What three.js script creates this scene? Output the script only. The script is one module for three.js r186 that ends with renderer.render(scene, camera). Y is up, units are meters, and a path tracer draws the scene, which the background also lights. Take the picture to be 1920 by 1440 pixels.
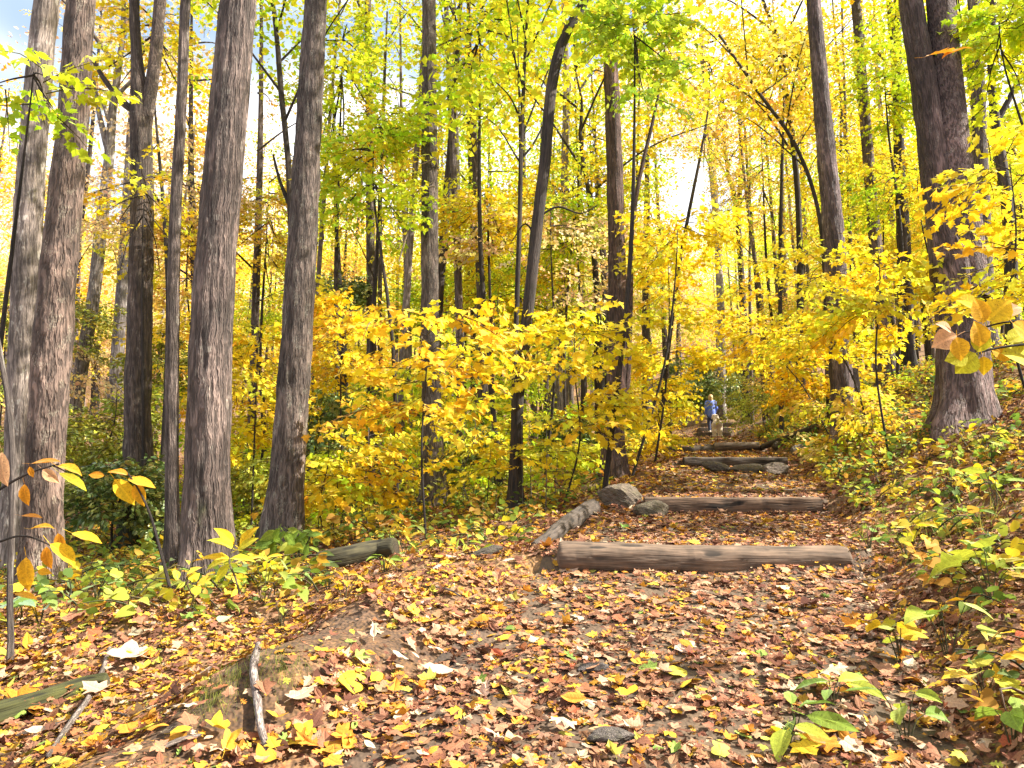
import * as THREE from 'three';
import { mergeGeometries } from 'three/addons/utils/BufferGeometryUtils.js';
import { RoundedBoxGeometry } from 'three/addons/geometries/RoundedBoxGeometry.js';
import { MarchingCubes } from 'three/addons/objects/MarchingCubes.js';
import { createNoise2D, createNoise3D } from 'simplex-noise';

// ---------------------------------------------------------------- camera, sky, sun, exposure
const scene = new THREE.Scene();
const EYE = 1.4, PITCH = 8 * Math.PI / 180, F = 1440;
const camera = new THREE.PerspectiveCamera(53.13, 4 / 3, 0.1, 600);
camera.position.set(0, EYE, 0);
camera.rotation.set(PITCH, 0, 0);
const renderer = new THREE.WebGLRenderer({ antialias: true });
renderer.toneMapping = THREE.LinearToneMapping;
renderer.toneMappingExposure = 3.65;
renderer.shadowMap.enabled = true;
const SUN = new THREE.Vector3(0.74, 0.66, 0.03).normalize();
{ // pale autumn sky with thin bright cloud
  const W = 512, Hh = 256, data = new Float32Array(W * Hh * 4), n3 = createNoise3D(mulberry(77));
  for (let r = 0; r < Hh; r++) for (let c = 0; c < W; c++) {
    const up = ((r + 0.5) / Hh - 0.5) * Math.PI, az = ((c + 0.5) / W - 0.5) * 2 * Math.PI;
    const y = Math.sin(up), x = Math.cos(az) * Math.cos(up), z = Math.sin(az) * Math.cos(up);
    const t = Math.pow(Math.max(0, y), 0.55);
    let cl = 0.5 + 0.5 * (n3(x * 2.1, y * 4, z * 2.1) * 0.6 + n3(x * 5, y * 9, z * 5) * 0.3 + n3(x * 11, y * 18, z * 11) * 0.15);
    cl = THREE.MathUtils.smoothstep(cl, 0.30, 0.62) * 0.9;
    const glow = 0.25 * Math.pow(Math.max(0, x * SUN.x + y * SUN.y + z * SUN.z), 6);
    const clear = [0.44 - 0.22 * t, 0.52 - 0.20 * t, 0.62 - 0.14 * t], cloud = [0.98, 0.96, 0.97];
    for (let k = 0; k < 3; k++) data[(r * W + c) * 4 + k] = (clear[k] * (1 - cl) + cloud[k] * cl + glow) * .56;
    data[(r * W + c) * 4 + 3] = 1;
  }
  const tex = new THREE.DataTexture(data, W, Hh, THREE.RGBAFormat, THREE.FloatType);
  tex.mapping = THREE.EquirectangularReflectionMapping; tex.magFilter = THREE.LinearFilter; tex.needsUpdate = true;
  scene.background = tex; scene.environment = tex;
}
const sun = new THREE.DirectionalLight(new THREE.Color(1, 0.93, 0.80), 5);
sun.position.copy(SUN).multiplyScalar(80); sun.castShadow = true; sun.shadow.radius = 1.2;
Object.assign(sun.shadow.camera, { left: -50, right: 50, top: 50, bottom: -50, near: 1, far: 220 });
sun.shadow.mapSize.set(4096, 4096);
scene.add(sun, sun.target);

// ---------------------------------------------------------------- helpers
function mulberry(a) { return () => { a = (a + 0x6d2b79f5) | 0; let t = Math.imul(a ^ (a >>> 15), 1 | a); t = (t + Math.imul(t ^ (t >>> 7), 61 | t)) ^ t; return ((t ^ (t >>> 14)) >>> 0) / 4294967296; }; }
const R = mulberry(20241), rr = (a, b) => a + (b - a) * R(), pick = (a) => a[Math.floor(R() * a.length)];
const N2 = createNoise2D(mulberry(5)), N3 = createNoise3D(mulberry(6));
const V = (x, y, z) => new THREE.Vector3(x, y, z), C = (r, g, b) => new THREE.Color().setRGB(r, g, b);
const cP = Math.cos(PITCH), sP = Math.sin(PITCH), smooth = THREE.MathUtils.smoothstep, lerp = THREE.MathUtils.lerp;
// a point of the place from where it stands in the view and how far ahead (metres) it is
function at(px, py, d) {
  const x = (px - 960) / F, y = (720 - py) / F, wy = y * cP + sP, wz = y * sP - cP, k = d / -wz;
  return V(x * k, EYE + wy * k, -d);
}
const mpp = (p) => (-(p.z) * cP + (p.y - EYE) * sP) / F;        // metres per picture unit at a point
function interp(t, pts) {
  if (t <= pts[0][0]) return pts[0][1];
  for (let i = 1; i < pts.length; i++) if (t <= pts[i][0]) { const [a, A] = pts[i - 1], [b, B] = pts[i]; return A + (B - A) * (t - a) / (b - a); }
  return pts[pts.length - 1][1];
}
const names = {};
function numbered(n) { const k = names[n] = (names[n] ?? -1) + 1; return k ? n + '_' + String(k).padStart(3, '0') : n; }
function tag(o, label, category, group, kind) { if (label) o.userData.label = label; if (category) o.userData.category = category; if (group) o.userData.group = group; if (kind) o.userData.kind = kind; return o; }
function thing(name, label, category, group, p) { const g = new THREE.Group(); g.name = numbered(name); if (p) g.position.copy(p); scene.add(g); return tag(g, label, category, group); }
function mesh(name, geo, mat, parent) {
  const m = new THREE.Mesh(geo, mat); m.name = parent ? name : numbered(name); m.castShadow = m.receiveShadow = true;
  if (parent && parent.isGroup && !geo.userData.local) { m.position.copy(parent.position).negate(); }
  (parent || scene).add(m); return m;
}

// ---------------------------------------------------------------- terrain
const STEP = [[-10, -1.0], [0, 0], [2.5, .37], [5.2, .86], [5.34, 1.0], [8.3, 1.165], [8.44, 1.31], [12.95, 1.80], [13.08, 1.92], [17.4, 2.28], [17.6, 2.46], [33.9, 3.80], [34.0, 4.0], [35.4, 4.1], [35.5, 4.33], [36.9, 4.43], [37, 4.66], [48, 6.2], [90, 17], [160, 38], [320, 80]];
const SLOPE = [[-10, -1.0], [0, 0], [2.5, .38], [5.3, .92], [8.4, 1.24], [13, 1.86], [17.5, 2.38], [34, 3.9], [37, 4.5], [48, 6.2], [90, 17], [160, 38], [320, 80]];
const XC = [[-10, -1.2], [0, .05], [3, .52], [5.3, 1.32], [8.4, 2.4], [13, 3.75], [17.5, 4.7], [35, 9.25], [60, 17], [320, 60]];
const HALF = [[0, 1.25], [5, 1.12], [9, 1.0], [18, 1.15], [37, .8]];
const xc = (d) => interp(d, XC), half = (d) => interp(d, HALF);
function H(x, z) {
  const d = -z, u = x - xc(d), hw = half(d), onTrail = 1 - smooth(Math.abs(u), hw - .1, hw + .35);
  let y = lerp(interp(d, SLOPE), interp(d, STEP), onTrail);
  if (u < -hw) { const k = -u - hw, s = interp(d, [[0, .05], [6, .11], [12, .17], [20, .17], [60, .1]]); y -= s * k * (k < 6 ? 1 : 6 / k + (k - 6) / k * .12); y += .13 * Math.exp(-Math.pow((k - .62) / .34, 2)) * smooth(-d, -5.4, -4.6) * (.7 + .5 * N2(x * .9, z * .9)); }
  if (u > hw) { const k = u - hw, s = interp(d, [[0, .34], [8, .45], [14, .56], [30, .45]]); y += s * (k < 3 ? k : 3 + (k - 3) * .55); }
  const off = 1 - onTrail;
  y += N2(x * .35, z * .35) * .10 * off * Math.min(1, d * .2) + N2(x * 1.3 + 9, z * 1.3) * .028 * (.35 + off) + N2(x * 4, z * 4 + 3) * .010;
  return y;
}
const ground = (x, z, lift = 0) => V(x, H(x, z) + lift, z);
function groundNormal(x, z) { const e = .08; return V(H(x - e, z) - H(x + e, z), 2 * e, H(x, z - e) - H(x, z + e)).normalize(); }
function xAt(px, d) { let y = EYE, x = 0; for (let i = 0; i < 4; i++) { x = (px - 960) * mpp(V(0, y, -d)); y = H(x, -d); } return x; }
const spot = (px, d, lift = 0) => { const x = xAt(px, d); return ground(x, -d, lift); };
function hit(px, py) { // where the line of sight meets the ground
  const p0 = at(px, py, 1); for (let d = 1.6; d < 60; d += .04) { const p = at(px, py, d); if (p.y <= H(p.x, p.z)) return p; } return at(px, py, 60);
}

// ---------------------------------------------------------------- textures
function tileNoise(seed, per) { // periodic value noise
  const r = mulberry(seed), g = new Float32Array(per[0] * per[1]); for (let i = 0; i < g.length; i++) g[i] = r();
  return (u, v) => { const x = u * per[0], y = v * per[1], ix = Math.floor(x), iy = Math.floor(y), a = smooth(x - ix, 0, 1), b = smooth(y - iy, 0, 1), w = per[0], h = per[1], q = (i, j) => g[((j % h + h) % h) * w + ((i % w) + w) % w];
    return lerp(lerp(q(ix, iy), q(ix + 1, iy), a), lerp(q(ix, iy + 1), q(ix + 1, iy + 1), a), b); };
}
function texture(w, h, f, srgb) {
  const data = new Uint8Array(w * h * 4);
  for (let j = 0; j < h; j++) for (let i = 0; i < w; i++) { const c = f(i / w, j / h), o = (j * w + i) * 4; for (let k = 0; k < 3; k++) data[o + k] = Math.max(0, Math.min(255, 255 * (srgb ? Math.pow(Math.max(0, c[k]), 1 / 2.2) : c[k]))); data[o + 3] = 255; }
  const t = new THREE.DataTexture(data, w, h); t.wrapS = t.wrapT = THREE.RepeatWrapping; t.magFilter = THREE.LinearFilter; t.minFilter = THREE.LinearMipmapLinearFilter; if (srgb) t.colorSpace = THREE.SRGBColorSpace; t.needsUpdate = true; return t;
}
const bn = [[11, [30, 5]], [12, [72, 10]], [13, [140, 26]], [14, [9, 12]], [15, [200, 60]], [16, [30, 40]], [17, [90, 90]]].map(([s, p]) => tileNoise(s, p));
function barkHeight(u, v) {
  const w = u + .035 * (bn[3](u, v) - .5) + .012 * (bn[5](u, v) - .5), a = 1 - Math.abs(2 * bn[0](w, v) - 1), b = 1 - Math.abs(2 * bn[1](w, v) - 1), c = bn[2](w, v);
  const f = Math.min(1, Math.max(0, .5 * a * a + .34 * b * b + .2 * c)); return smooth(f, .12, .85);
}
const barkBump = texture(512, 512, (u, v) => { const h = barkHeight(u, v) * .85 + .15 * bn[4](u, v); return [h, h, h]; });
function barkTex(lo, hi, lichen, amount) {
  return texture(512, 512, (u, v) => {
    const h = barkHeight(u, v), t = Math.min(1, Math.max(0, h * .9 + .35 * (bn[4](u, v) - .5) + .3 * (bn[3](u * 2, v) - .5)));
    const l = smooth(bn[3](u + .4, v) * .62 + bn[5](u, v) * .38, 1.02 - amount, 1.12 - amount) * smooth(h, .25, .55) * (.45 + .55 * bn[6](u, v));
    return [0, 1, 2].map((k) => lerp(lerp(lo[k], hi[k], t), lichen[k], l * .8));
  }, true);
}
function plateHeight(u, v) { const w = u + .03 * (bn[3](u, v) - .5), a = pl[0](w, v), b = bn[1](w, v * 2), c = bn[2](w, v); return Math.min(1, smooth(a * .6 + b * .4, .30, .62) * .75 + .25 * c); }
const pl = [tileNoise(18, [30, 14])];
const plateBump = texture(512, 512, (u, v) => { const h = plateHeight(u, v) * .85 + .15 * bn[4](u, v); return [h, h, h]; });
const plateTex = texture(512, 512, (u, v) => { const h = plateHeight(u, v), t = Math.min(1, Math.max(0, h * .85 + .4 * (bn[4](u, v) - .5) + .35 * (bn[3](u * 2, v) - .5))), l = smooth(bn[3](u + .7, v) * .6 + bn[6](u, v) * .4, .66, .78) * .6; return [0, 1, 2].map((k) => lerp(lerp([.045, .033, .028][k], [.17, .127, .108][k], t), [.26, .245, .20][k], l)); }, true);
const std = (o) => new THREE.MeshStandardMaterial({ roughness: .92, ...o });
const M = {
  furrow: std({ map: barkTex([.038, .027, .023], [.148, .106, .090], [.25, .22, .185], .30), bumpMap: barkBump, bumpScale: .03, vertexColors: true }),
  plated: std({ map: plateTex, bumpMap: plateBump, bumpScale: .03, vertexColors: true }),
  grey: std({ map: barkTex([.042, .031, .028], [.16, .120, .104], [.28, .25, .215], .34), bumpMap: barkBump, bumpScale: .024, vertexColors: true }),
  pale: std({ map: barkTex([.07, .055, .048], [.27, .225, .20], [.42, .40, .36], .36), bumpMap: barkBump, bumpScale: .008, vertexColors: true }),
  dark: std({ map: barkTex([.010, .007, .006], [.045, .031, .025], [.10, .09, .075], .20), bumpMap: barkBump, bumpScale: .006, vertexColors: true }),
};
const gn = [[31, [7, 7]], [32, [24, 24]], [33, [70, 70]], [34, [180, 180]], [35, [300, 300]]].map(([s, p]) => tileNoise(s, p));
const litterTex = texture(1024, 1024, (u, v) => {
  const a = gn[2](u, v), b = gn[3](u + .3, v), c = gn[1](u, v), e = gn[4](u, v), t = .4 * a + .4 * b + .2 * e;
  const s = gn[3](v, u), base = [.05 + .26 * t * t + .12 * c * t, .028 + .14 * t * t + .05 * c * t, .016 + .075 * t * t];
  if (s > .74) { base[0] += .25 * (s - .6); base[1] += .13 * (s - .6); }
  return base;
}, true);
const dirtTex = texture(1024, 1024, (u, v) => { const a = gn[1](u, v) * .35 + gn[2](u, v) * .3 + gn[3](u, v) * .2 + gn[4](u, v) * .15, k = .35 + 1.0 * a; return [.095 * k, .060 * k, .040 * k]; }, true);
const litterBump = texture(1024, 1024, (u, v) => { const h = .35 * gn[1](u, v) + .4 * gn[2](u, v) + .25 * gn[3](u, v); return [h, h, h]; });
const leafTex = texture(256, 256, (u, v) => { // veins and blotches, u along the leaf
  const y = Math.abs(v - .5) * 2, side = Math.abs(((u * 7 - y * 2.2) % 1 + 1) % 1 - .5) * 2, vein = Math.max(smooth(-y, -.06, -.02), .6 * smooth(side, .86, .98));
  const blot = gn[1](u * .5, v * .5) * .5 + gn[2](u * .6, v * .6) * .5, k = .62 + .40 * blot + .24 * vein, spot_ = smooth(gn[2](v * .8, u * .8), .84, .93);
  return [k * (1 - .5 * spot_), k * (1 - .62 * spot_) * (.96 + .08 * blot), k * (1 - .6 * spot_)];
}, true);
const leafBump = texture(128, 128, (u, v) => { const y = Math.abs(v - .5) * 2, side = Math.abs(((u * 7 - y * 2.2) % 1 + 1) % 1 - .5) * 2, h = .3 + .5 * Math.max(smooth(-y, -.09, -.02), .7 * smooth(side, .8, .98)); return [h, h, h]; });
const wn = [[41, [16, 90]], [42, [30, 220]], [43, [80, 40]], [44, [18, 14]], [45, [9, 34]], [46, [34, 10]]].map(([s, p]) => tileNoise(s, p));
const woodTex = (lo, hi) => texture(512, 512, (u, v) => { const t = .45 * wn[0](u, v) + .3 * wn[1](u, v) + .15 * wn[2](u, v) + .25 * (wn[3](u, v) - .3); const cr = 1 - .75 * smooth(wn[4](u, v), .80, .88) - .25 * smooth(wn[5](u, v), .6, .85); return [0, 1, 2].map((k) => cr * lerp(lo[k], hi[k], Math.min(1, Math.max(0, t)))); }, true);
const woodBump = texture(512, 512, (u, v) => { const h = (.5 * wn[0](u, v) + .35 * wn[1](u, v) + .15 * wn[2](u, v)) * (1 - .8 * smooth(wn[4](u, v), .78, .88)); return [h, h, h]; });
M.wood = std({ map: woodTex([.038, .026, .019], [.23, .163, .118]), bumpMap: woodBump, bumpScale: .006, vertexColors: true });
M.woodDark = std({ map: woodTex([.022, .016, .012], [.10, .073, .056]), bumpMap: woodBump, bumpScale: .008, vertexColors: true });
M.woodPale = std({ map: woodTex([.17, .135, .11], [.46, .38, .32]), bumpMap: woodBump, bumpScale: .005, vertexColors: true });
M.stone = std({ map: texture(512, 512, (u, v) => { const t = .4 * gn[1](u, v) + .3 * gn[2](u, v) + .3 * gn[3](u, v), k = .45 + t; return [.125 * k, .108 * k, .094 * k]; }, true), bumpMap: litterBump, bumpScale: .02, vertexColors: true });
M.floor = std({ map: litterTex, bumpMap: litterBump, bumpScale: .03, roughness: .95, vertexColors: true });
M.trail = std({ map: dirtTex, bumpMap: litterBump, bumpScale: .02, roughness: .95, vertexColors: true });

// leaf material: thin, lets light through; tinted by copy or vertex colours
const leafMat = (o) => new THREE.MeshPhysicalMaterial({ roughness: 1, transmission: .5, thickness: 0, side: THREE.DoubleSide, specularIntensity: .35, ...o });
M.leaf = leafMat({ color: C(1, 1, 1), vertexColors: true, roughness: .9 });
M.gloss = leafMat({ color: C(1, 1, 1), vertexColors: true, roughness: .38, transmission: .2, specularIntensity: 1 });
M.litter = leafMat({ color: C(1, 1, 1), map: leafTex, bumpMap: leafBump, bumpScale: .002, transmission: .15, roughness: .8, specularIntensity: .3 });

// ---------------------------------------------------------------- geometry makers
function tube(pts, rad, { seg = 8, rings = 12, tex = .7, vlong = 1, lump = 0, flare = 0, flareH = .35, buried = 0, tint, cap = false, ridge = 0, seed = 0 } = {}) {
  const curve = pts.length > 2 ? new THREE.CatmullRomCurve3(pts, false, 'centripetal') : new THREE.LineCurve3(pts[0], pts[1]);
  const ts = Array.isArray(rings) ? rings : Array.from({ length: rings + 1 }, (_, i) => i / rings), P = [], U = [], I = [], K = [];
  const len = curve.getLength(), rmax = Math.max(...rad.map((r) => r[1])), nu = Math.max(1, Math.round(rmax * 2 * Math.PI / tex));
  let nrm = null, prevT = null;
  const col = new THREE.Color();
  ts.forEach((t, i) => {
    const p = curve.getPointAt(t), T = curve.getTangentAt(t);
    if (!nrm) { nrm = Math.abs(T.y) > .9 ? V(1, 0, 0) : V(0, 1, 0); nrm.addScaledVector(T, -nrm.dot(T)).normalize(); }
    else { nrm.addScaledVector(T, -nrm.dot(T)).normalize(); }
    const B = T.clone().cross(nrm), r0 = interp(t, rad), h = t * len;
    for (let j = 0; j <= seg; j++) {
      const a = j / seg * 2 * Math.PI, ca = Math.cos(a), sa = Math.sin(a);
      let r = r0;
      const dir = nrm.clone().multiplyScalar(ca).addScaledVector(B, sa);
      if (lump) r *= 1 + lump * N3(ca * 1.2 + seed, h * 1.6, sa * 1.2) + lump * .5 * N3(ca * 3 + seed, h * 4, sa * 3);
      if (ridge) r += ridge * N3(ca * r0 * 26 + seed, h * 2.2, sa * r0 * 26);
      if (flare) r += flare * Math.exp(-Math.max(0, h - buried) / flareH) * (.75 + .5 * Math.cos(3 * a + seed * 7) + .3 * Math.cos(5 * a + seed * 3));
      const q = p.clone().addScaledVector(dir, r);
      P.push(q.x, q.y, q.z); U.push(j / seg * nu, h / tex / vlong);
      if (tint) { tint(col, q, h, ca, sa, t); K.push(col.r, col.g, col.b); } else K.push(1, 1, 1);
    }
  });
  const n = seg + 1;
  for (let i = 0; i < ts.length - 1; i++) for (let j = 0; j < seg; j++) { const a = i * n + j; I.push(a, a + 1, a + n, a + 1, a + n + 1, a + n); }
  if (cap) for (const e of [0, ts.length - 1]) { const c = P.length / 3, p = curve.getPointAt(ts[e]), T = curve.getTangentAt(ts[e]).multiplyScalar(e ? .012 : -.012); P.push(p.x + T.x, p.y + T.y, p.z + T.z); U.push(.5, .5); K.push(.9, .85, .8); for (let j = 0; j < seg; j++) e ? I.push(c, e * n + j, e * n + j + 1) : I.push(c, j + 1, j); }
  const g = new THREE.BufferGeometry(); g.setAttribute('position', new THREE.Float32BufferAttribute(P, 3)); g.setAttribute('uv', new THREE.Float32BufferAttribute(U, 2)); g.setAttribute('color', new THREE.Float32BufferAttribute(K, 3)); g.setIndex(I); g.computeVertexNormals();
  // weld the seam's normals
  const N = g.attributes.normal; for (let i = 0; i < ts.length; i++) { const a = i * n, b = a + seg, x = N.getX(a) + N.getX(b), y = N.getY(a) + N.getY(b), z = N.getZ(a) + N.getZ(b), l = Math.hypot(x, y, z) || 1; N.setXYZ(a, x / l, y / l, z / l); N.setXYZ(b, x / l, y / l, z / l); }
  return g;
}
const OUT = {
  maple: [[0, 0], [-.05, .16], [-.02, .36], [.10, .30], [.20, .40], [.38, .58], [.43, .42], [.46, .24], [.62, .32], [.72, .17], [1, 0]],
  oak: [[0, 0], [.12, .05], [.2, .19], [.31, .24], [.32, .10], [.43, .11], [.5, .32], [.61, .36], [.59, .13], [.71, .13], [.8, .27], [.87, .21], [.85, .09], [1, 0]],
  ovate: [[0, 0], [.10, .13], [.28, .235], [.48, .255], [.68, .20], [.86, .09], [1, 0]],
  tulip: [[0, 0], [.0, .22], [.14, .42], [.34, .43], [.44, .30], [.66, .40], [.88, .42], [.90, .20], [.84, 0]],
  lance: [[0, 0], [.14, .09], [.35, .155], [.6, .14], [.82, .07], [1, 0]],
  heart: [[0, 0], [-.08, .14], [-.02, .33], [.18, .44], [.45, .38], [.72, .22], [1, 0]],
};
function leafGeo(kind, { fold = .25, curl = .3, twist = 0, wave = .04, stem = .25, seed = 0 } = {}) {
  const o = OUT[kind], end = o[o.length - 1][0], mid = [.2, .4, .6, .8].map((t) => t * end), P = [], I = [], U = [];
  for (const s of [1, -1]) {
    const poly = [...o.map(([x, y]) => [x, y]), ...[...mid].reverse().map((x) => [x, 0])], c = poly.map(([x, y]) => new THREE.Vector2(x, y)), base = P.length / 3;
    const tri = THREE.ShapeUtils.triangulateShape(c, []);
    for (const [x, y] of poly) {
      const w = wave * (y > 0 ? Math.sin(x * 17 + s * 2 + seed * 3) : 0), z = fold * y + curl * (x - .45) * (x - .45) - curl * .1 + w + twist * s * y * (x - .3) + (seed % 3 - 1) * .25 * y * y;
      P.push(x, z, y * s); U.push(Math.min(1, Math.max(0, x)), .5 + y * s * .8);
    }
    const area = THREE.ShapeUtils.area(c);
    for (const [a, b, d] of tri) ((area > 0) === (s > 0)) ? I.push(base + a, base + d, base + b) : I.push(base + a, base + b, base + d);
  }
  if (stem) { const b = P.length / 3; P.push(0, -curl * .1 + curl * .2, .008, 0, -curl * .1 + curl * .2, -.008, -stem, .02, .006, -stem, .02, -.006); U.push(.1, .5, .1, .5, 0, .5, 0, .5); I.push(b, b + 2, b + 1, b + 1, b + 2, b + 3); }
  const g = new THREE.BufferGeometry(); g.setAttribute('position', new THREE.Float32BufferAttribute(P, 3)); g.setAttribute('uv', new THREE.Float32BufferAttribute(U, 2)); g.setIndex(I); g.computeVertexNormals(); g.userData.local = true; return g;
}
const LEAF = {}; for (const k in OUT) LEAF[k] = [0, 1, 2].map((s) => leafGeo(k, { seed: s, fold: [.22, -.15, .45][s], curl: [.35, -.4, .6][s], twist: [.25, -.5, .6][s], wave: [.035, .05, .03][s] }));
const FRESH = {}; for (const k in OUT) FRESH[k] = [0, 1].map((s) => leafGeo(k, { seed: s, fold: [.18, .3][s], curl: [-.25, -.45][s], wave: .02, stem: .3 }));

// ---------------------------------------------------------------- ground and trail
const bare = (x, z) => { const d = -z, u = x - xc(d); // worn soil along the trail's outer shoulder
  return smooth(N2(x * 1.1 + 20, z * .9) + .25 * N2(x * 4, z * 4), -.12, .3) * smooth(-Math.abs(u + 1.5), -.6, -.25) * smooth(-d, -5.6, -4.6); };
const floorTint = (x, z, u) => { const a = .5 + .5 * N2(x * .22 + 4, z * .22), b = .5 + .5 * N2(x * 1.1, z * 1.1 + 7); const k = .75 + .5 * b; if (bare(x, z) > .35 + .2 * b) return [k * .62, k * .62, k * .62]; return [k * (1 + .15 * a), k * (.95 + .2 * a), k * (.9)]; };
function sheet(us, ds, lift, inner) {
  const P = [], U = [], K = [], I = [], w = us.length;
  for (const d of ds) for (const u0 of us) { const u = inner ? u0 * half(d) : u0, x = xc(d) + u, z = -d; P.push(x, H(x, z) + lift, z); U.push(x / 2.1, z / 2.1); K.push(...floorTint(x, z, u)); }
  for (let i = 0; i < ds.length - 1; i++) for (let j = 0; j < w - 1; j++) { const a = i * w + j; I.push(a, a + 1, a + w, a + 1, a + w + 1, a + w); }
  const g = new THREE.BufferGeometry(); g.setAttribute('position', new THREE.Float32BufferAttribute(P, 3)); g.setAttribute('uv', new THREE.Float32BufferAttribute(U, 2)); g.setAttribute('color', new THREE.Float32BufferAttribute(K, 3)); g.setIndex(I); g.computeVertexNormals(); return g;
}
const ds = [], us = [];
for (let d = -9; d < 320; d += d < 1.5 ? .5 : d < 19 ? .09 : d < 40 ? .22 : d < 70 ? 1 : 6) ds.push(d);
for (const s of [5.2, 5.34, 8.3, 8.44, 12.95, 13.08, 17.4, 17.6, 33.9, 34, 35.4, 35.5, 36.9, 37]) ds.push(s); ds.sort((a, b) => a - b);
for (let u = -250; u < 250; u += Math.abs(u) < 5 ? .09 : Math.abs(u) < 14 ? .4 : Math.abs(u) < 40 ? 2 : 14) us.push(u);
const floor = tag(mesh('forest_floor', sheet(us, ds, 0), M.floor), 'forest floor covered with brown and yellow fallen leaves', 'ground', null, 'structure');
const td = ds.filter((d) => d > -4 && d < 38), tu = []; for (let k = -12; k <= 12; k++) tu.push(k / 12);
const trail = tag(mesh('trail', sheet(tu, td, .012, true), M.trail), 'leaf-strewn dirt trail climbing in low log steps', 'trail', null, 'structure');

// ---------------------------------------------------------------- leaf litter
const LITTER = [[[.27, .115, .06], 26], [[.38, .185, .10], 22], [[.46, .26, .15], 14], [[.15, .062, .036], 20], [[.58, .26, .03], 15], [[.66, .40, .045], 6], [[.58, .43, .29], 6], [[.38, .14, .055], 5], [[.42, .38, .06], 1.5], [[.20, .30, .06], .5]];
const EXTRA_L = [[[.72, .46, .04], 13], [[.62, .32, .03], 20], [[.50, .48, .06], 5]], EXTRA_R = [[[.60, .32, .05], 14], [[.68, .42, .05], 8], [[.40, .42, .06], 5]];
function weighted(list) { let s = 0; for (const e of list) s += e[1]; let r = R() * s; for (const e of list) if ((r -= e[1]) <= 0) return e[0]; return list[0][0]; }
const jit = (c, a = .18) => { const k = 1 + rr(-a, a); return C(c[0] * k * (1 + rr(-.07, .07)), c[1] * k * (1 + rr(-.1, .1)), c[2] * k); };
const KINDS = [['maple', .34], ['oak', .24], ['ovate', .18], ['tulip', .16], ['lance', .08]];
const up = V(0, 1, 0), qa = new THREE.Quaternion(), qb = new THREE.Quaternion();
function lieOn(x, z, tilt, lift) { // how a fallen leaf lies
  qa.setFromUnitVectors(up, groundNormal(x, z)); qb.setFromEuler(new THREE.Euler(rr(-tilt, tilt), 0, rr(-tilt, tilt)));
  const q = qa.clone().multiply(qb).multiply(new THREE.Quaternion().setFromAxisAngle(up, rr(0, 6.283)));
  return [ground(x, z, lift), q];
}
{
  const bins = {}, put = (k, s, m, c) => { const key = k + s; (bins[key] ??= { g: LEAF[k][s], m: [], c: [] }).m.push(m); bins[key].c.push(c); };
  const zones = [[1.9, 6, 900, .028], [1.9, 5, 900, .072], [5, 9, 680, .078], [9, 14, 340, .088], [14, 20, 150, .11], [20, 38, 36, .15]];
  const M4 = new THREE.Matrix4();
  for (const [d0, d1, den, size] of zones) {
    const wid = (d) => 1.55 * d + 3, area = (d1 - d0) * (wid(d0) + wid(d1)) / 2, n = Math.round(area * den);
    for (let i = 0; i < n; i++) {
      let d; do d = rr(d0, d1); while (R() * wid(d1) > wid(d));
      const x = rr(-wid(d) / 2, wid(d) / 2), z = -d, u = x - xc(d);
      if (R() < bare(x, z) * .93) continue;
      if (u < -2.4 && d > 5 && R() < .35) continue;
      if (N2(x * 1.6, z * 1.6 + 40) * .5 + .5 < R() * .36) continue; // drifts
      const k = weighted(KINDS), s = Math.floor(R() * 3), l = size * (.42 + 1.0 * R() * R() * R() + .45 * R()) * (k === 'lance' ? 1.2 : 1);
      const [p, q] = lieOn(x, z, Math.abs(u) < 1 ? .22 : .4, rr(.008, .035));
      put(k, s, M4.compose(p, q, V(l * rr(.8, 1.1), l * rr(.3, 1.5), l * rr(.6, 1.1))).clone(), jit(weighted(u > -1.1 - rr(0, .8) && u < 1 + rr(0, .6) && d < 9 ? LITTER : u < 0 ? [...LITTER, ...EXTRA_L] : [...LITTER, ...EXTRA_R]), .25));
    }
  }
  for (const key in bins) {
    const b = bins[key], im = new THREE.InstancedMesh(b.g, M.litter, b.m.length); im.name = 'leaf_litter'; im.castShadow = im.receiveShadow = true;
    b.m.forEach((m, i) => { im.setMatrixAt(i, m); im.setColorAt(i, b.c[i]); });
    im.userData.kind = 'stuff'; floor.add(im);
  }
}
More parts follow.
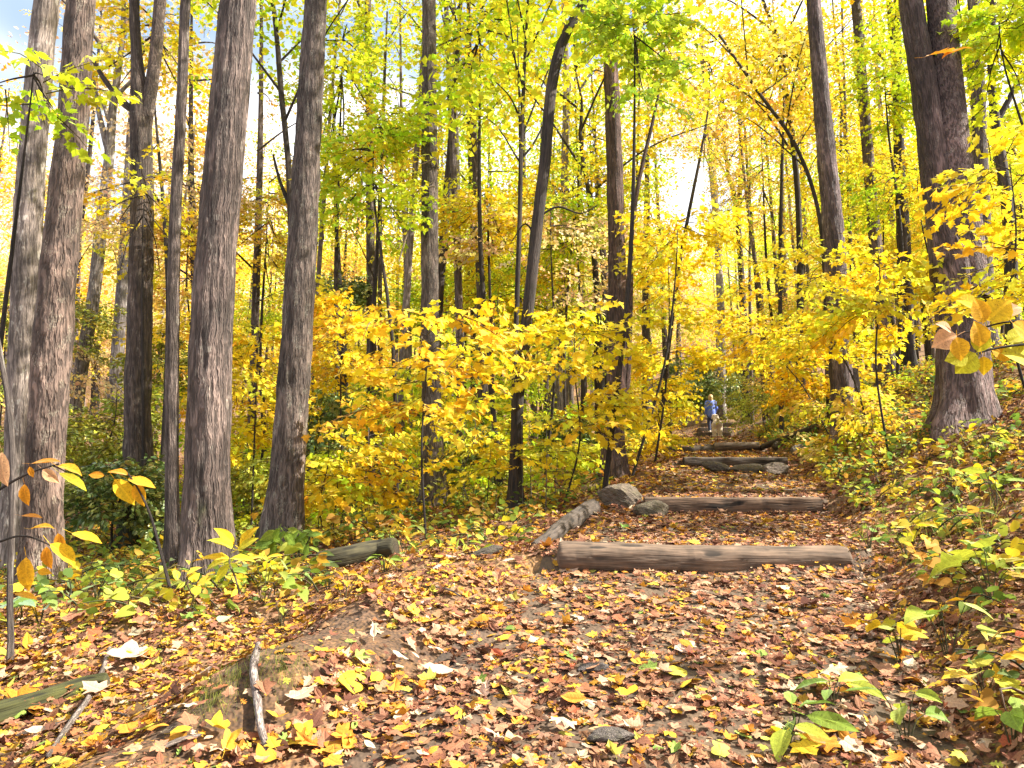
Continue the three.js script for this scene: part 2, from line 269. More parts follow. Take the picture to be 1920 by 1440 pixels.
// the largest fallen leaves of the foreground, one by one
const tintMats = {};
function leafTint(c, fresh) { const key = c.map((v) => Math.round(v * 24)).join() + fresh; return tintMats[key] ??= leafMat({ color: C(...c), map: leafTex, bumpMap: leafBump, bumpScale: .002, transmission: fresh ? .5 : .15, roughness: fresh ? .9 : .7 }); }
const HERO = [[[.74, .46, .03], 9], [[.66, .26, .03], 13], [[.46, .23, .13], 14], [[.58, .38, .24], 12], [[.58, .45, .31], 6], [[.34, .15, .08], 10], [[.55, .52, .08], 5], [[.30, .42, .08], 3], [[.50, .12, .05], 3]];
{
  const list = []; // picture x, y, length, colour for leaves that stand out
  const Y = [.78, .50, .03], O = [.68, .28, .03], T = [.62, .42, .28], W = [.60, .47, .33], B = [.42, .20, .11], YGc = [.58, .56, .05], Rr = [.55, .14, .06];
  list.push([370, 1345, 90, W, 'oak'], [545, 1345, 85, T, 'maple'], [265, 1395, 60, YGc, 'tulip'], [90, 1385, 55, W, 'ovate'], [420, 1400, 60, Y, 'tulip'], [560, 1420, 90, Y, 'maple'], [265, 1250, 95, W, 'tulip'], [30, 1320, 80, O, 'maple'], [850, 1275, 95, T, 'ovate'], [1240, 1275, 90, [.6, .5, .05], 'ovate'], [1165, 1330, 60, Y, 'tulip'], [1300, 1290, 80, Y, 'tulip'], [960, 1395, 60, O, 'oak'], [910, 1390, 50, W, 'ovate'], [1030, 1370, 90, T, 'oak'], [1440, 1290, 75, W, 'ovate'], [1535, 1285, 80, W, 'oak'], [1500, 1425, 80, Y, 'maple'], [1570, 1435, 90, O, 'maple'], [640, 1290, 70, Y, 'tulip'], [700, 1215, 60, W, 'lance'], [735, 1252, 50, W, 'ovate'], [1480, 1115, 45, W, 'maple'], [1700, 1270, 50, W, 'ovate'], [1720, 1290, 60, O, 'heart'], [190, 1320, 70, T, 'maple'], [1060, 1070, 60, T, 'maple'], [905, 1185, 50, O, 'maple'], [885, 1230, 50, O, 'heart'], [960, 1210, 55, Y, 'lance'], [570, 1125, 40, [.34, .45, .22], 'heart'], [410, 1180, 40, [.36, .48, .26], 'heart'], [180, 1205, 45, Rr, 'maple']);
  const add = (p, l, c, k) => { const [q0, q] = lieOn(p.x, p.z, .35, rr(.03, .055)), m = mesh('leaf', LEAF[k][Math.floor(R() * 3)], leafTint(c), floor); m.position.copy(q0); m.quaternion.copy(q); m.scale.set(l, l * rr(.7, 1.3), l); };
  for (const [px, py, l, c, k] of list) { const p = hit(px, py); add(p, l * mpp(p) * .72, c, k); }
  for (let i = list.length; i < 300; i++) { const p = hit(rr(-20, 1940), rr(1170, 1475)); if (R() < bare(p.x, p.z) * .7) { i--; continue; } const c = weighted(HERO), k = 1 + rr(-.15, .15); add(p, .045 + .065 * R() * R(), c.map((v) => v * k), weighted(KINDS)); }
}

// ---------------------------------------------------------------- trees
const tintBark = (k, moss = 0, seed = 0) => (c, p, h, ca) => {
  const v = 1 + .22 * N3(p.x * .9 + seed, p.y * .5, p.z * .9) + .12 * N3(p.x * 5, p.y * 3 + seed, p.z * 5), m = moss ? smooth(N3(p.x * 3 + seed, p.y * 2, p.z * 3) * .5 + moss - h * .55 + .12 * N3(p.x * 14, p.y * 14, p.z * 14), .15, .45) : 0;
  const l = 1 + .75 * smooth(N3(p.x * 1.7 + seed * 2, p.y * .9, p.z * 1.7 + seed) + .35 * N3(p.x * 9, p.y * 6, p.z * 9), .38, .62) - .3 * smooth(N3(p.x * 2.3 - seed, p.y * .6, p.z * 2.3), .3, .6);
  c.setRGB(lerp(v * l * k[0], .42 * v, m), lerp(v * l * k[1], .62 * v, m), lerp(v * l * k[2], .20 * v, m));
};
// leaf sprays, shared by all crowns
const BR = [.16, .12, .09];
function gather(parts) { // [geometry, matrix, colour] -> one geometry with vertex colours
  const gs = parts.map(([g, m, c]) => { const q = g.clone(); q.applyMatrix4(m); q.deleteAttribute('uv'); const n = q.attributes.position.count, a = new Float32Array(n * 3); for (let i = 0; i < n; i++) a.set(c, i * 3); q.setAttribute('color', new THREE.BufferAttribute(a, 3)); return q; });
  const o = mergeGeometries(gs); o.userData.local = true; return o;
}
const bladeGeo = (() => { const g = new THREE.BufferGeometry(); g.setAttribute('position', new THREE.Float32BufferAttribute([0, 0, 0, .45, .06, .34, 1, -.06, 0, .45, .06, -.34, .42, -.05, 0], 3)); g.setAttribute('uv', new THREE.Float32BufferAttribute(new Array(10).fill(0), 2)); g.setIndex([0, 1, 4, 1, 2, 4, 2, 3, 4, 3, 0, 4]); g.computeVertexNormals(); return g; })();
const mat4 = (p, e, s) => new THREE.Matrix4().compose(p, new THREE.Quaternion().setFromEuler(e), V(s, s, s));
function spray(seed, kind, n, len, size) { // a leafy twig reaching along +x
  const r = mulberry(seed), q = (a, b) => a + (b - a) * r(), parts = [];
  const tw = tube([V(0, 0, 0), V(len * .5, .03, q(-.04, .04)), V(len, q(-.08, .02), q(-.08, .08))], [[0, .006], [1, .002]], { seg: 4, rings: 4 });
  parts.push([tw, new THREE.Matrix4(), BR]);
  for (let i = 0; i < n; i++) {
    const t = (i + .6) / n, s = i % 2 ? 1 : -1, k = q(.75, 1.2), y = Math.atan2(s, .8) + q(-.5, .5);
    const g = kind === 'blade' ? bladeGeo : pickG(FRESH[kind], r);
    parts.push([g, mat4(V(len * (.1 + .9 * t), q(-.05, .04), s * q(.03, .1)), new THREE.Euler(q(-.9, .9), -y, q(-1.1, .35), 'YXZ'), size * q(.7, 1.2)), [k * q(.9, 1.05), k * q(.88, 1.08), k * q(.8, 1.1)]]);
  }
  return gather(parts);
}
function pickG(a, r) { return a[Math.floor(r() * a.length)]; }
function puff(seed, n, rad, size) { // a loose clump of small leaves for crowns farther off
  const r = mulberry(seed), q = (a, b) => a + (b - a) * r(), parts = [];
  for (let i = 0; i < n; i++) { const a = q(0, 6.283), e = Math.acos(q(-1, 1)), l = rad * Math.cbrt(r()), k = q(.72, 1.22); parts.push([bladeGeo, mat4(V(Math.sin(e) * Math.cos(a) * l, Math.cos(e) * l * .45, Math.sin(e) * Math.sin(a) * l), new THREE.Euler(q(-.9, .9), q(0, 6.283), q(-.9, .9), 'YXZ'), size * q(.7, 1.25)), [k * q(.92, 1.06), k * q(.88, 1.08), k * q(.8, 1.1)]]); }
  return gather(parts);
}
const SPRAY = { maple: [1, 2, 3].map((s) => spray(100 + s, 'maple', 15, .6, .092)), ovate: [1, 2].map((s) => spray(120 + s, 'ovate', 13, .5, .12)), mid: [1, 2, 3].map((s) => spray(140 + s, 'blade', 30, .8, .085)), far: [1, 2, 3].map((s) => puff(160 + s, 52, .65, .095)), high: [1, 2].map((s) => puff(180 + s, 64, .9, .135)), ever: [1, 2].map((s) => spray(200 + s, 'ovate', 18, .34, .085)), low: [1, 2, 3].map((s) => spray(220 + s, 'ovate', 9, .26, .075)), tiny: [1, 2].map((s) => spray(230 + s, 'heart', 8, .24, .08)) };
const PAL = {
  Y: [[[.90, .72, .03], 6], [[.88, .62, .02], 3], [[.76, .76, .05], 3]],
  OY: [[[.88, .64, .02], 5], [[.85, .48, .03], 2.5], [[.88, .72, .04], 4]],
  YG: [[[.66, .76, .03], 5], [[.84, .80, .04], 4], [[.46, .64, .03], 3]],
  G: [[[.40, .56, .04], 5], [[.60, .68, .04], 4]],
  P: [[[.90, .70, .42], 4], [[.90, .76, .20], 3], [[.88, .60, .30], 3]],
  O: [[[.88, .62, .14], 4], [[.90, .70, .12], 4], [[.84, .50, .16], 2]],
  EV: [[[.15, .23, .06], 4], [[.26, .33, .08], 4], [[.50, .50, .12], 3]],
  OL: [[[.46, .46, .06], 4], [[.62, .55, .06], 3], [[.36, .42, .06], 3]],
  MIX: [[[.90, .68, .06], 3], [[.74, .74, .05], 3], [[.86, .56, .12], 2], [[.90, .74, .30], 2]],
};
function foliage(parent, places, geo, pal, name = 'crown', mat = M.leaf) { // places: [matrix...]
  const im = new THREE.InstancedMesh(geo, mat, places.length); im.name = name; im.castShadow = im.receiveShadow = true; im.userData.kind = 'stuff';
  const inv = parent.position.clone().negate(), S = new THREE.Matrix4().makeTranslation(inv.x, inv.y, inv.z);
  places.forEach((m, i) => { im.setMatrixAt(i, m.clone().premultiply(S)); im.setColorAt(i, jit(weighted(pal), .15)); });
  parent.add(im); return im;
}
const outward = (az, droop, roll) => new THREE.Quaternion().setFromEuler(new THREE.Euler(roll, -az, droop, 'YZX'));
function branchy(t, trunkAt, c, rx, ry, rz, { limbs = 9, sprays = 14, pal = PAL.Y, kind = 'maple', parts = 0, bark = M.dark, scale = 1, limbR = .012 }) {
  const places = [], axis = (y) => trunkAt(y);
  for (let k = 0; k < limbs; k++) {
    const az = k * 2.4 + rr(-.5, .5), e = rr(-.92, .95), w = Math.sqrt(1 - e * e) * rr(.75, 1.05), tip = V(c.x + Math.cos(az) * rx * w, c.y + e * ry, c.z + Math.sin(az) * rz * w), y0 = tip.y - rr(.15, .35) * Math.hypot(tip.x - c.x, tip.z - c.z) - .05, root = axis(y0);
    const midp = root.clone().lerp(tip, .5); midp.y += rr(.0, .1); midp.x += rr(-.06, .06);
    mesh('limb', tube([root, midp, tip], [[0, limbR], [1, limbR * .3]], { seg: 5, rings: 7, tex: .4, tint: tintBark([1, 1, 1]) }), bark, t);
    for (let i = 0; i < sprays; i++) {
      const f = Math.pow((i + R()) / sprays, .7), p = root.clone().lerp(tip, f), sd = i % 2 ? 1 : -1, a2 = az + sd * rr(.3, 1.3), off = rr(0, .36) * Math.max(rx, rz) * (1 - f * .4);
      p.x += Math.cos(a2) * off; p.z += Math.sin(a2) * off; p.y += rr(-.16, .16) * Math.max(.6, ry);
      const s = scale * rr(.75, 1.2); places.push(new THREE.Matrix4().compose(p, outward(a2 + rr(-.5, .5), rr(-.65, .3), rr(-.6, .6)), V(s, s, s)));
    }
  }
  // single leaves on the near ones
  if (parts) { const base = t.position; for (let i = 0; i < parts; i++) { const m = places[Math.floor(R() * places.length)], p = V(rr(0, .5), rr(-.05, .05), rr(-.12, .12)).applyMatrix4(m), l = mesh('leaf', pick(FRESH[kind]), leafTint(weighted(pal), 1), t); l.position.copy(p).sub(base); l.quaternion.setFromEuler(new THREE.Euler(rr(-.7, .7), rr(0, 6.28), rr(-.7, .4), 'YXZ')); const s = rr(.075, .125); l.scale.set(s, s, s); } }
  const gs = SPRAY[kind], per = Math.ceil(places.length / gs.length);
  gs.forEach((g, i) => { const sub = places.filter((_, j) => j % gs.length === i); if (sub.length) foliage(t, sub, g, pal, 'foliage', kind === 'ever' ? M.gloss : M.leaf); });
}
const feet = [];
// trees whose trunks the picture shows: points run from the base up, [x, y, width]
function tallTree(name, label, pts, d, { bark = M.grey, moss = 0, total = 21, crown = 'MIX', crownR = 3, k = [1, 1, 1], seg = 20, group, flare = .5, ridge = 0, lump = .06, n = 36, fork, category = 'tree', dd } = {}) {
  const w = pts.map(([px, py, wd], i) => { const p = at(px, py, d + (dd ? dd * i / (pts.length - 1) : 0)); return { p, r: wd / 2 * mpp(p) * .88 }; });
  const b = w[0].p, gy = H(b.x, b.z), base = V(b.x, gy, b.z), t = thing(name, label, category, group, base), seed = (names[name] + 1) * 3.7 + d;
  const P = [], Rd = []; P.push(V(b.x, gy - .25 - w[0].r, b.z)); Rd.push(w[0].r * 1.12);
  for (const e of w) { if (e.p.y < gy + .05) continue; P.push(e.p); Rd.push(e.r); }
  const a = w[w.length - 2].p, z = w[w.length - 1].p, dir = z.clone().sub(a).normalize(); dir.y += .5; dir.normalize();
  const topY = base.y + total; let q = z.clone(), r = w[w.length - 1].r;
  if (topY > z.y + 2) { const L = topY - z.y; for (const f of [.35, .7, 1]) { P.push(z.clone().addScaledVector(dir, L * f).add(V(rr(-.15, .15), 0, rr(-.15, .15)))); Rd.push(Math.max(.02, r * (1 - .85 * f))); } }
  const curve = new THREE.CatmullRomCurve3(P, false, 'centripetal'), len = curve.getLength(); let acc = 0; const rad = [[0, Rd[0]]]; for (let i = 1; i < P.length; i++) { acc += P[i].distanceTo(P[i - 1]); rad.push([acc, Rd[i]]); } rad.forEach((e) => e[0] /= acc);
  const rings = [], fine = Math.min(len, 11); for (let h = 0; h < fine; h += seg > 30 ? .09 : .22) rings.push(h / len); for (let h = fine; h < len; h += 1) rings.push(h / len); rings.push(1);
  if (d < 14) feet.push([base.x, base.z, w[0].r]);
  mesh('trunk', tube(P, rad, { seg, rings, tex: .6, vlong: 1.9, lump, flare: flare * Rd[0] * 1.15, flareH: .16 + w[0].r * .5, buried: .25 + w[0].r, ridge, seed, tint: tintBark(k, moss, seed) }), bark, t);
  const along = (f) => curve.getPointAt(Math.min(1, Math.max(0, f)));
  if (fork) for (const f of fork) branchTube(t, f, d, bark, k);
  if (crown) {
    const places = [], top = along(1);
    for (let l = 0; l < 7; l++) { const s = along(.62 + .05 * l), az = l * 2.2 + seed, L = crownR * rr(.6, 1), tip = V(s.x + Math.cos(az) * L, s.y + rr(1, 2.6), s.z + Math.sin(az) * L); mesh('limb', tube([s, s.clone().lerp(tip, .5).add(V(0, .3, 0)), tip], [[0, Math.min(.06, Rd[0] * .35)], [1, Math.min(.015, Rd[0] * .1)]], { seg: 6, rings: 6, tex: .5 }), bark, t);
      for (let i = 0; i < n / 7; i++) { const p = s.clone().lerp(tip, rr(.25, 1.15)).add(V(rr(-1, 1), rr(-.6, .8), rr(-1, 1)).multiplyScalar(crownR * .35)), sc = rr(.7, 1.25); places.push(new THREE.Matrix4().compose(p, outward(rr(0, 6.28), rr(-.4, .4), rr(-.3, .3)), V(sc, sc, sc))); } }
    foliage(t, places, pick(SPRAY.high), PAL[crown]);
  }
  return t;
}
function branchTube(t, pts, d, bark, k = [1, 1, 1], name = 'limb') { const w = pts.map(([px, py, wd, dz = 0]) => { const p = at(px, py, d + dz); return { p, r: wd / 2 * mpp(p) }; }); const rad = w.map((e, i) => [i / (w.length - 1), e.r]); return mesh(name, tube(w.map((e) => e.p), rad, { seg: 8, rings: 18, tex: .5, lump: .08, tint: tintBark(k) }), bark, t); }

tallTree('tree', 'thick sunlit trunk half hidden behind the dark leaning trunk at the left edge', [[26, 1070, 62], [35, 900, 60], [42, 750, 58], [50, 500, 58], [60, 300, 52], [88, 0, 48]], 9.2, { bark: M.pale, seg: 40, ridge: .006, k: [1.15, 1.12, 1.1] });
tallTree('tree', 'dark brown trunk leaning inward beside the sunlit trunk at the left edge', [[74, 1090, 80], [82, 900, 72], [95, 700, 76], [112, 480, 70], [135, 250, 60], [152, 0, 54]], 7.6, { bark: M.plated, seg: 48, ridge: .006, k: [1.1, 1, .95] });
tallTree('tree', 'pale thin trunk leaning among bright leaves behind the dark left trunk', [[148, 720, 28], [175, 560, 26], [188, 440, 24], [205, 290, 20], [212, 200, 16]], 18, { bark: M.pale, total: 15, n: 50, crown: 'P', fork: [[[205, 290, 14], [185, 210, 9], [170, 120, 6]]] });
tallTree('tree', 'straight pale grey trunk standing behind the mossy forked tree', [[215, 740, 26], [225, 600, 25], [238, 400, 22], [246, 250, 18]], 20, { bark: M.pale, total: 17, n: 50, crown: 'P', k: [.85, .85, .92] });
tallTree('forked_tree', 'mossy forked trunk wrapped in orange-yellow leaves left of the biggest trunk', [[262, 930, 66], [258, 800, 54], [262, 600, 50], [266, 400, 46], [264, 230, 42], [256, 100, 22], [252, 0, 20]], 11.2, { bark: M.grey, seg: 32, moss: .9, ridge: .004, k: [.9, .85, .8], fork: [[[270, 250, 26], [285, 150, 24], [296, 60, 22], [302, -60, 20], [305, -250, 14]], [[258, 215, 14], [230, 190, 11], [200, 155, 9], [172, 108, 6], [150, 60, 4]]] });
tallTree('tree', 'narrow upright trunk just left of the biggest trunk', [[324, 1050, 34], [322, 900, 28], [324, 600, 26], [329, 400, 24], [340, 200, 21], [348, 0, 20]], 8.4, { bark: M.grey, seg: 28, ridge: .004, moss: .3, total: 17 });
tallTree('tree', 'biggest trunk, broad and finely furrowed with a sunlit band', [[386, 1085, 104], [388, 900, 92], [394, 700, 88], [404, 500, 82], [425, 250, 78], [447, 0, 72]], 6.4, { bark: M.furrow, seg: 80, ridge: .007, moss: .42, total: 24, lump: .04, flare: .35, n: 110 });
tallTree('tree', 'stout trunk with peeling bark patch near its base, next right of biggest trunk', [[530, 1005, 84], [540, 880, 72], [552, 700, 66], [564, 500, 62], [578, 250, 54], [592, 0, 46]], 8.5, { bark: M.plated, seg: 64, ridge: .007, moss: .3, total: 23, lump: .05, flare: .3 });
tallTree('tree', 'thin crooked dark trunk rising behind the stout peeling trunk', [[548, 900, 16], [548, 600, 14], [545, 400, 13], [540, 300, 12], [528, 180, 12], [516, 40, 10]], 15, { bark: M.dark, total: 13, crown: 'YG', n: 60, fork: [[[541, 380, 9], [525, 340, 6], [512, 290, 4]]] });
tallTree('tree', 'slim straight trunk behind bright green leaves left of the twig-ringed tree', [[697, 900, 24], [696, 550, 20], [694, 400, 18], [692, 200, 16], [690, 0, 14]], 19, { bark: M.grey, total: 20, crown: 'YG' });
const ringed = tallTree('tree', 'straight upright trunk with pale dead twigs looped around it', [[824, 975, 62], [814, 880, 44], [808, 700, 40], [806, 500, 37], [805, 250, 33], [804, 0, 28]], 12, { bark: M.plated, seg: 40, ridge: .005, total: 24, crown: 'YG', flare: .5 });
tallTree('leaning_tree', 'slender near-black trunk curving to the upper right across the centre', [[966, 945, 34], [968, 850, 27], [972, 740, 25], [986, 620, 25], [1004, 450, 25], [1022, 300, 24], [1036, 150, 24], [1056, 75, 22], [1092, 10, 20], [1130, -60, 18], [1180, -200, 14]], 9.6, { bark: M.dark, seg: 20, total: 11, crown: 'G', n: 40, crownR: 2, flare: .4, fork: [[[1012, 405, 5], [1045, 388, 4], [1090, 400, 3], [1120, 385, 2]], [[1003, 440, 5], [985, 420, 3], [960, 452, 2]]] });
tallTree('thin_tree', 'pencil-thin dark stem beside the near-black leaning trunk', [[958, 930, 12], [962, 800, 12], [968, 600, 11], [974, 420, 10], [978, 250, 9], [984, 110, 7], [990, 0, 5]], 10.5, { bark: M.dark, seg: 10, total: 8.5, crown: 'YG', crownR: 1.4, n: 30, flare: .2, fork: [[[976, 300, 5], [1000, 270, 4], [1025, 220, 2]], [[978, 230, 5], [955, 180, 3], [925, 150, 2]]] });
tallTree('tree', 'straight trunk standing at the trail edge left of the hiker', [[1152, 890, 52], [1152, 800, 42], [1158, 650, 39], [1156, 450, 36], [1150, 250, 33], [1143, 60, 29], [1140, -40, 26]], 12, { bark: M.furrow, seg: 36, ridge: .005, k: [1.15, .95, .95], total: 22, fork: [[[1158, 800, 16], [1172, 740, 14], [1180, 600, 11], [1186, 420, 9], [1200, 330, 7], [1232, 190, 5], [1250, 60, 3]]] });
tallTree('tree', 'tall purple-grey trunk above the yellow thicket right of the trail', [[1584, 860, 44], [1574, 640, 44], [1562, 430, 42], [1546, 250, 36], [1530, 60, 30], [1522, -40, 27]], 12.5, { bark: M.grey, seg: 36, ridge: .005, k: [.9, .82, .95], total: 22, crown: 'Y' });
tallTree('tree', 'slimmer grey trunk rising between the purple-grey and the twin-stemmed trunks', [[1672, 800, 34], [1652, 560, 28], [1638, 420, 25], [1622, 220, 22], [1604, 0, 18]], 17, { bark: M.grey, seg: 24, total: 22, crown: 'YG', k: [.95, .88, .95] });
tallTree('twin_stemmed_tree', 'massive twin-stemmed trunk on the right bank', [[1808, 900, 118], [1806, 780, 92], [1804, 640, 98], [1790, 520, 92], [1765, 400, 60], [1738, 200, 52], [1708, 0, 46], [1700, -80, 44]], 9, { bark: M.plated, seg: 56, ridge: .006, total: 23, crown: 'Y', k: [.95, .82, .9], flare: .5, fork: [[[1812, 560, 84], [1806, 450, 62], [1792, 330, 54], [1778, 180, 50], [1762, 0, 46], [1745, -200, 42], [1720, -500, 34], [1700, -900, 20]]] });
tallTree('tree', 'dark ivy-green trunk deep behind the purple-grey trunk', [[1700, 700, 30], [1694, 440, 27], [1686, 300, 22], [1680, 150, 16]], 18.5, { bark: M.dark, moss: .8, total: 15, crown: 'YG' });
tallTree('tree', 'slender pale stem above the yellow spray, left of the forked dark stems', [[1352, 790, 19], [1352, 600, 16], [1342, 400, 15], [1326, 220, 14], [1315, 60, 11]], 41, { bark: M.pale, total: 16, crown: 'O', n: 70, fork: [[[1338, 330, 8], [1348, 220, 6], [1360, 120, 4]]] });
tallTree('forked_tree', 'slim black forked stems rising above the upper steps', [[1400, 770, 17], [1394, 600, 15], [1386, 450, 12], [1380, 380, 11], [1364, 320, 7], [1356, 240, 5]], 37, { bark: M.dark, total: 17, crown: 'O', n: 50, crownR: 2, fork: [[[1384, 400, 10], [1390, 300, 9], [1384, 180, 6], [1375, 100, 4]]] });
tallTree('tree', 'thin dark stem leaning left behind the orange canopy patch', [[1500, 720, 15], [1500, 500, 13], [1494, 340, 12], [1478, 200, 11], [1458, 80, 9], [1430, 0, 7]], 19, { bark: M.dark, total: 12, crown: 'Y', n: 50 });
tallTree('tree', 'long thin stem slanting to the upper left near the purple-grey trunk', [[1552, 720, 10], [1535, 400, 9], [1490, 270, 8], [1420, 170, 7], [1345, 60, 5]], 16, { bark: M.dark, total: 9, crown: 'MIX', n: 40, seg: 8 });
tallTree('tree', 'pale-edged thin trunk just right of the twig-ringed tree', [[866, 780, 20], [862, 600, 17], [858, 450, 15], [856, 300, 13]], 21, { bark: M.pale, total: 17, crown: 'YG' });
tallTree('tree', 'second thin trunk right of the twig-ringed tree, slightly leaning', [[906, 800, 24], [904, 620, 21], [898, 450, 18], [892, 320, 15]], 17, { bark: M.grey, total: 16, crown: 'Y' });
tallTree('tree', 'narrow mottled trunk behind the near-black leaning trunk', [[1052, 800, 18], [1056, 520, 16], [1058, 330, 15], [1062, 120, 13]], 19, { bark: M.pale, total: 18, crown: 'YG' });
tallTree('tree', 'short-looking dark bowed trunk between the leaning trunk and trail-edge trunk', [[1128, 760, 16], [1120, 570, 14], [1112, 450, 12], [1102, 350, 10], [1088, 260, 8]], 17, { bark: M.dark, total: 10, crown: 'Y', n: 50 });
tallTree('forked_tree', 'dark leafless-looking forked stem in the pale gap left of centre top', [[888, 740, 14], [886, 400, 13], [880, 220, 13], [878, 120, 12], [870, 40, 7]], 23, { bark: M.dark, total: 15, crown: 'G', fork: [[[879, 130, 8], [892, 90, 6], [898, 60, 4]]] });
tallTree('tree', 'grey trunk at the far right behind yellow sprays', [[1850, 760, 40], [1846, 560, 36], [1838, 300, 30], [1832, 120, 26], [1826, 0, 24]], 14, { bark: M.grey, total: 20, crown: 'YG' });
tallTree('tree', 'dark slanting stem near the top right corner', [[1900, 700, 26], [1890, 400, 24], [1868, 240, 20], [1858, 130, 14], [1862, 0, 12]], 13, { bark: M.dark, total: 16, crown: 'YG', fork: [[[1866, 235, 12], [1905, 160, 10], [1950, 60, 7]]] });
tallTree('thin_tree', 'pale bare sapling stem at the left border', [[20, 1225, 12], [18, 1100, 12], [22, 1000, 13], [24, 860, 13], [14, 740, 11], [2, 670, 10], [-20, 560, 8]], 4.2, { bark: M.pale, seg: 12, total: 3.2, crown: null, flare: .3, k: [.8, .78, .78] });
{ const bins = {}, m4 = new THREE.Matrix4(); for (const [x, z, r] of feet) for (let i = 0; i < 110; i++) { const a = rr(0, 6.283), q = r * 1.05 + Math.abs(R() + R() - 1) * .35, px = x + Math.cos(a) * q, pz = z + Math.sin(a) * q, k = weighted(KINDS), l = rr(.05, .11), [p, qq] = lieOn(px, pz, .7, .02 + .07 * Math.exp(-(q - r) / .1) * R()); (bins[k] ??= []).push([m4.compose(p, qq, V(l, l, l)).clone(), jit(weighted([...LITTER, ...EXTRA_L]), .25)]); }
  for (const k in bins) { const im = new THREE.InstancedMesh(LEAF[k][0], M.litter, bins[k].length); im.name = 'leaf_litter'; im.castShadow = im.receiveShadow = true; bins[k].forEach(([m, c], i) => { im.setMatrixAt(i, m); im.setColorAt(i, c); }); im.userData.kind = 'stuff'; floor.add(im); } }
// pale dead twigs caught round the straight trunk
{ const t = thing('dead_twig', 'pale curled dead twigs caught around the straight upright trunk', 'twig', null, at(805, 370, 11.75));
  for (const pts of [[[780, 345, 3], [795, 352, 3], [815, 350, 3], [818, 366, 2]], [[785, 380, 3], [792, 372, 3], [815, 368, 3], [800, 372, 2], [788, 378, 2]], [[784, 372, 2], [790, 352, 2], [812, 342, 2]], [[790, 308, 2], [800, 304, 3], [812, 298, 2]], [[783, 375, 2], [760, 450, 3], [748, 490, 3]]]) branchTube(t, pts, 11.72, M.woodPale, [1.2, 1.15, 1.1], 'twig'); }

const zonePal = (px) => px < 330 ? pick(['P', 'P', 'P', 'OY']) : px < 640 ? pick(['Y', 'O', 'OY', 'YG']) : px < 1020 ? pick(['YG', 'YG', 'Y', 'Y']) : px < 1290 ? pick(['Y', 'YG', 'P', 'YG']) : px < 1520 ? pick(['MIX', 'O', 'Y', 'YG']) : pick(['YG', 'Y', 'YG', 'Y']);
// bare-stemmed trees between the named ones
for (let i = 0; i < 64; i++) {
  const px = i < 26 ? 40 + ((i * .6180339 + .05) % 1) * 1860 : 640 + ((i * .6180339 + .05) % 1) * 1080, d = 15 + 19 * ((i * .7548776 + .6) % 1), x = xAt(px, d), b = ground(x, -d); if (Math.abs(x - xc(d)) < 1.9) continue;
  const [bk, bkn] = [[M.dark, 'black'], [M.grey, 'grey-brown'], [M.pale, 'pale grey']][i % 3], h = rr(11, 17), lean = rr(-.9, .9), r0 = rr(.055, .13), t = thing('bare_stemmed_tree', bkn + ' bare-stemmed ' + (r0 < .1 ? 'thin' : 'sturdier') + (lean < 0 ? ' left-leaning' : ' right-leaning') + ' tree ' + (d < 24 ? 'midway back ' : 'well back ') + zoneName(px), 'tree', 'bare-stemmed trees ' + zoneName(px), b);
  mesh('trunk', tube([V(b.x, b.y - .3, b.z), V(b.x + lean * .15, b.y + h * .25, b.z), V(b.x + lean * .6, b.y + h * .6, b.z + rr(-.3, .3)), V(b.x + lean, b.y + h, b.z)], [[0, r0], [.5, r0 * .72], [1, .02]], { seg: 12, rings: 30, tex: .6, vlong: 1.9, lump: .06, flare: r0 * .4, tint: tintBark([1, .95, .98]) }), bk, t);
  const places = []; for (let l = 0; l < 6; l++) { const y = h * rr(.35, .95), a = l * 2.4 + i, L = rr(.8, 2), s0 = V(b.x + lean * y / h, b.y + y, b.z), tip = V(s0.x + Math.cos(a) * L, s0.y + rr(.3, 1.2), s0.z + Math.sin(a) * L); mesh('limb', tube([s0, s0.clone().lerp(tip, .5).add(V(0, .1, 0)), tip], [[0, r0 * .25], [1, .005]], { seg: 5, rings: 6 }), bk, t); for (let k = 0; k < 5; k++) { const s = rr(.7, 1.1); places.push(new THREE.Matrix4().compose(s0.clone().lerp(tip, rr(.4, 1.1)).add(V(rr(-.3, .3), rr(-.3, .3), rr(-.3, .3))), outward(rr(0, 6.28), rr(-.5, .3), rr(-.5, .5)), V(s, s, s))); } }
  foliage(t, places, pick(SPRAY.mid), PAL[zonePal(px)]);
}
// trees standing farther back
function zoneName(px) { for (const [x, n] of [[60, 'at the left border'], [200, 'behind the dark leaning left trunk'], [300, 'behind the mossy forked trunk'], [420, 'behind the biggest trunk'], [520, 'between the biggest and the stout trunk'], [620, 'behind the stout peeling trunk'], [760, 'left of the twig-ringed trunk'], [880, 'behind the twig-ringed trunk'], [990, 'between the twig-ringed and leaning trunks'], [1100, 'right of the near-black leaning trunk'], [1200, 'behind the trail-edge trunk'], [1320, 'left of the hiker'], [1440, 'above the hiker'], [1520, 'left of the purple-grey trunk'], [1600, 'behind the purple-grey trunk'], [1700, 'behind the slimmer grey trunk'], [1820, 'behind the twin-stemmed trunk']]) if (px < x) return n; return 'at the right border'; }
const HUE = { P: 'peach', O: 'rust-orange', OY: 'amber', Y: 'yellow', YG: 'lime-green', MIX: 'gold' }, BARKS = [[M.dark, 'dark'], [M.grey, 'grey'], [M.grey, 'grey'], [M.pale, 'pale']];
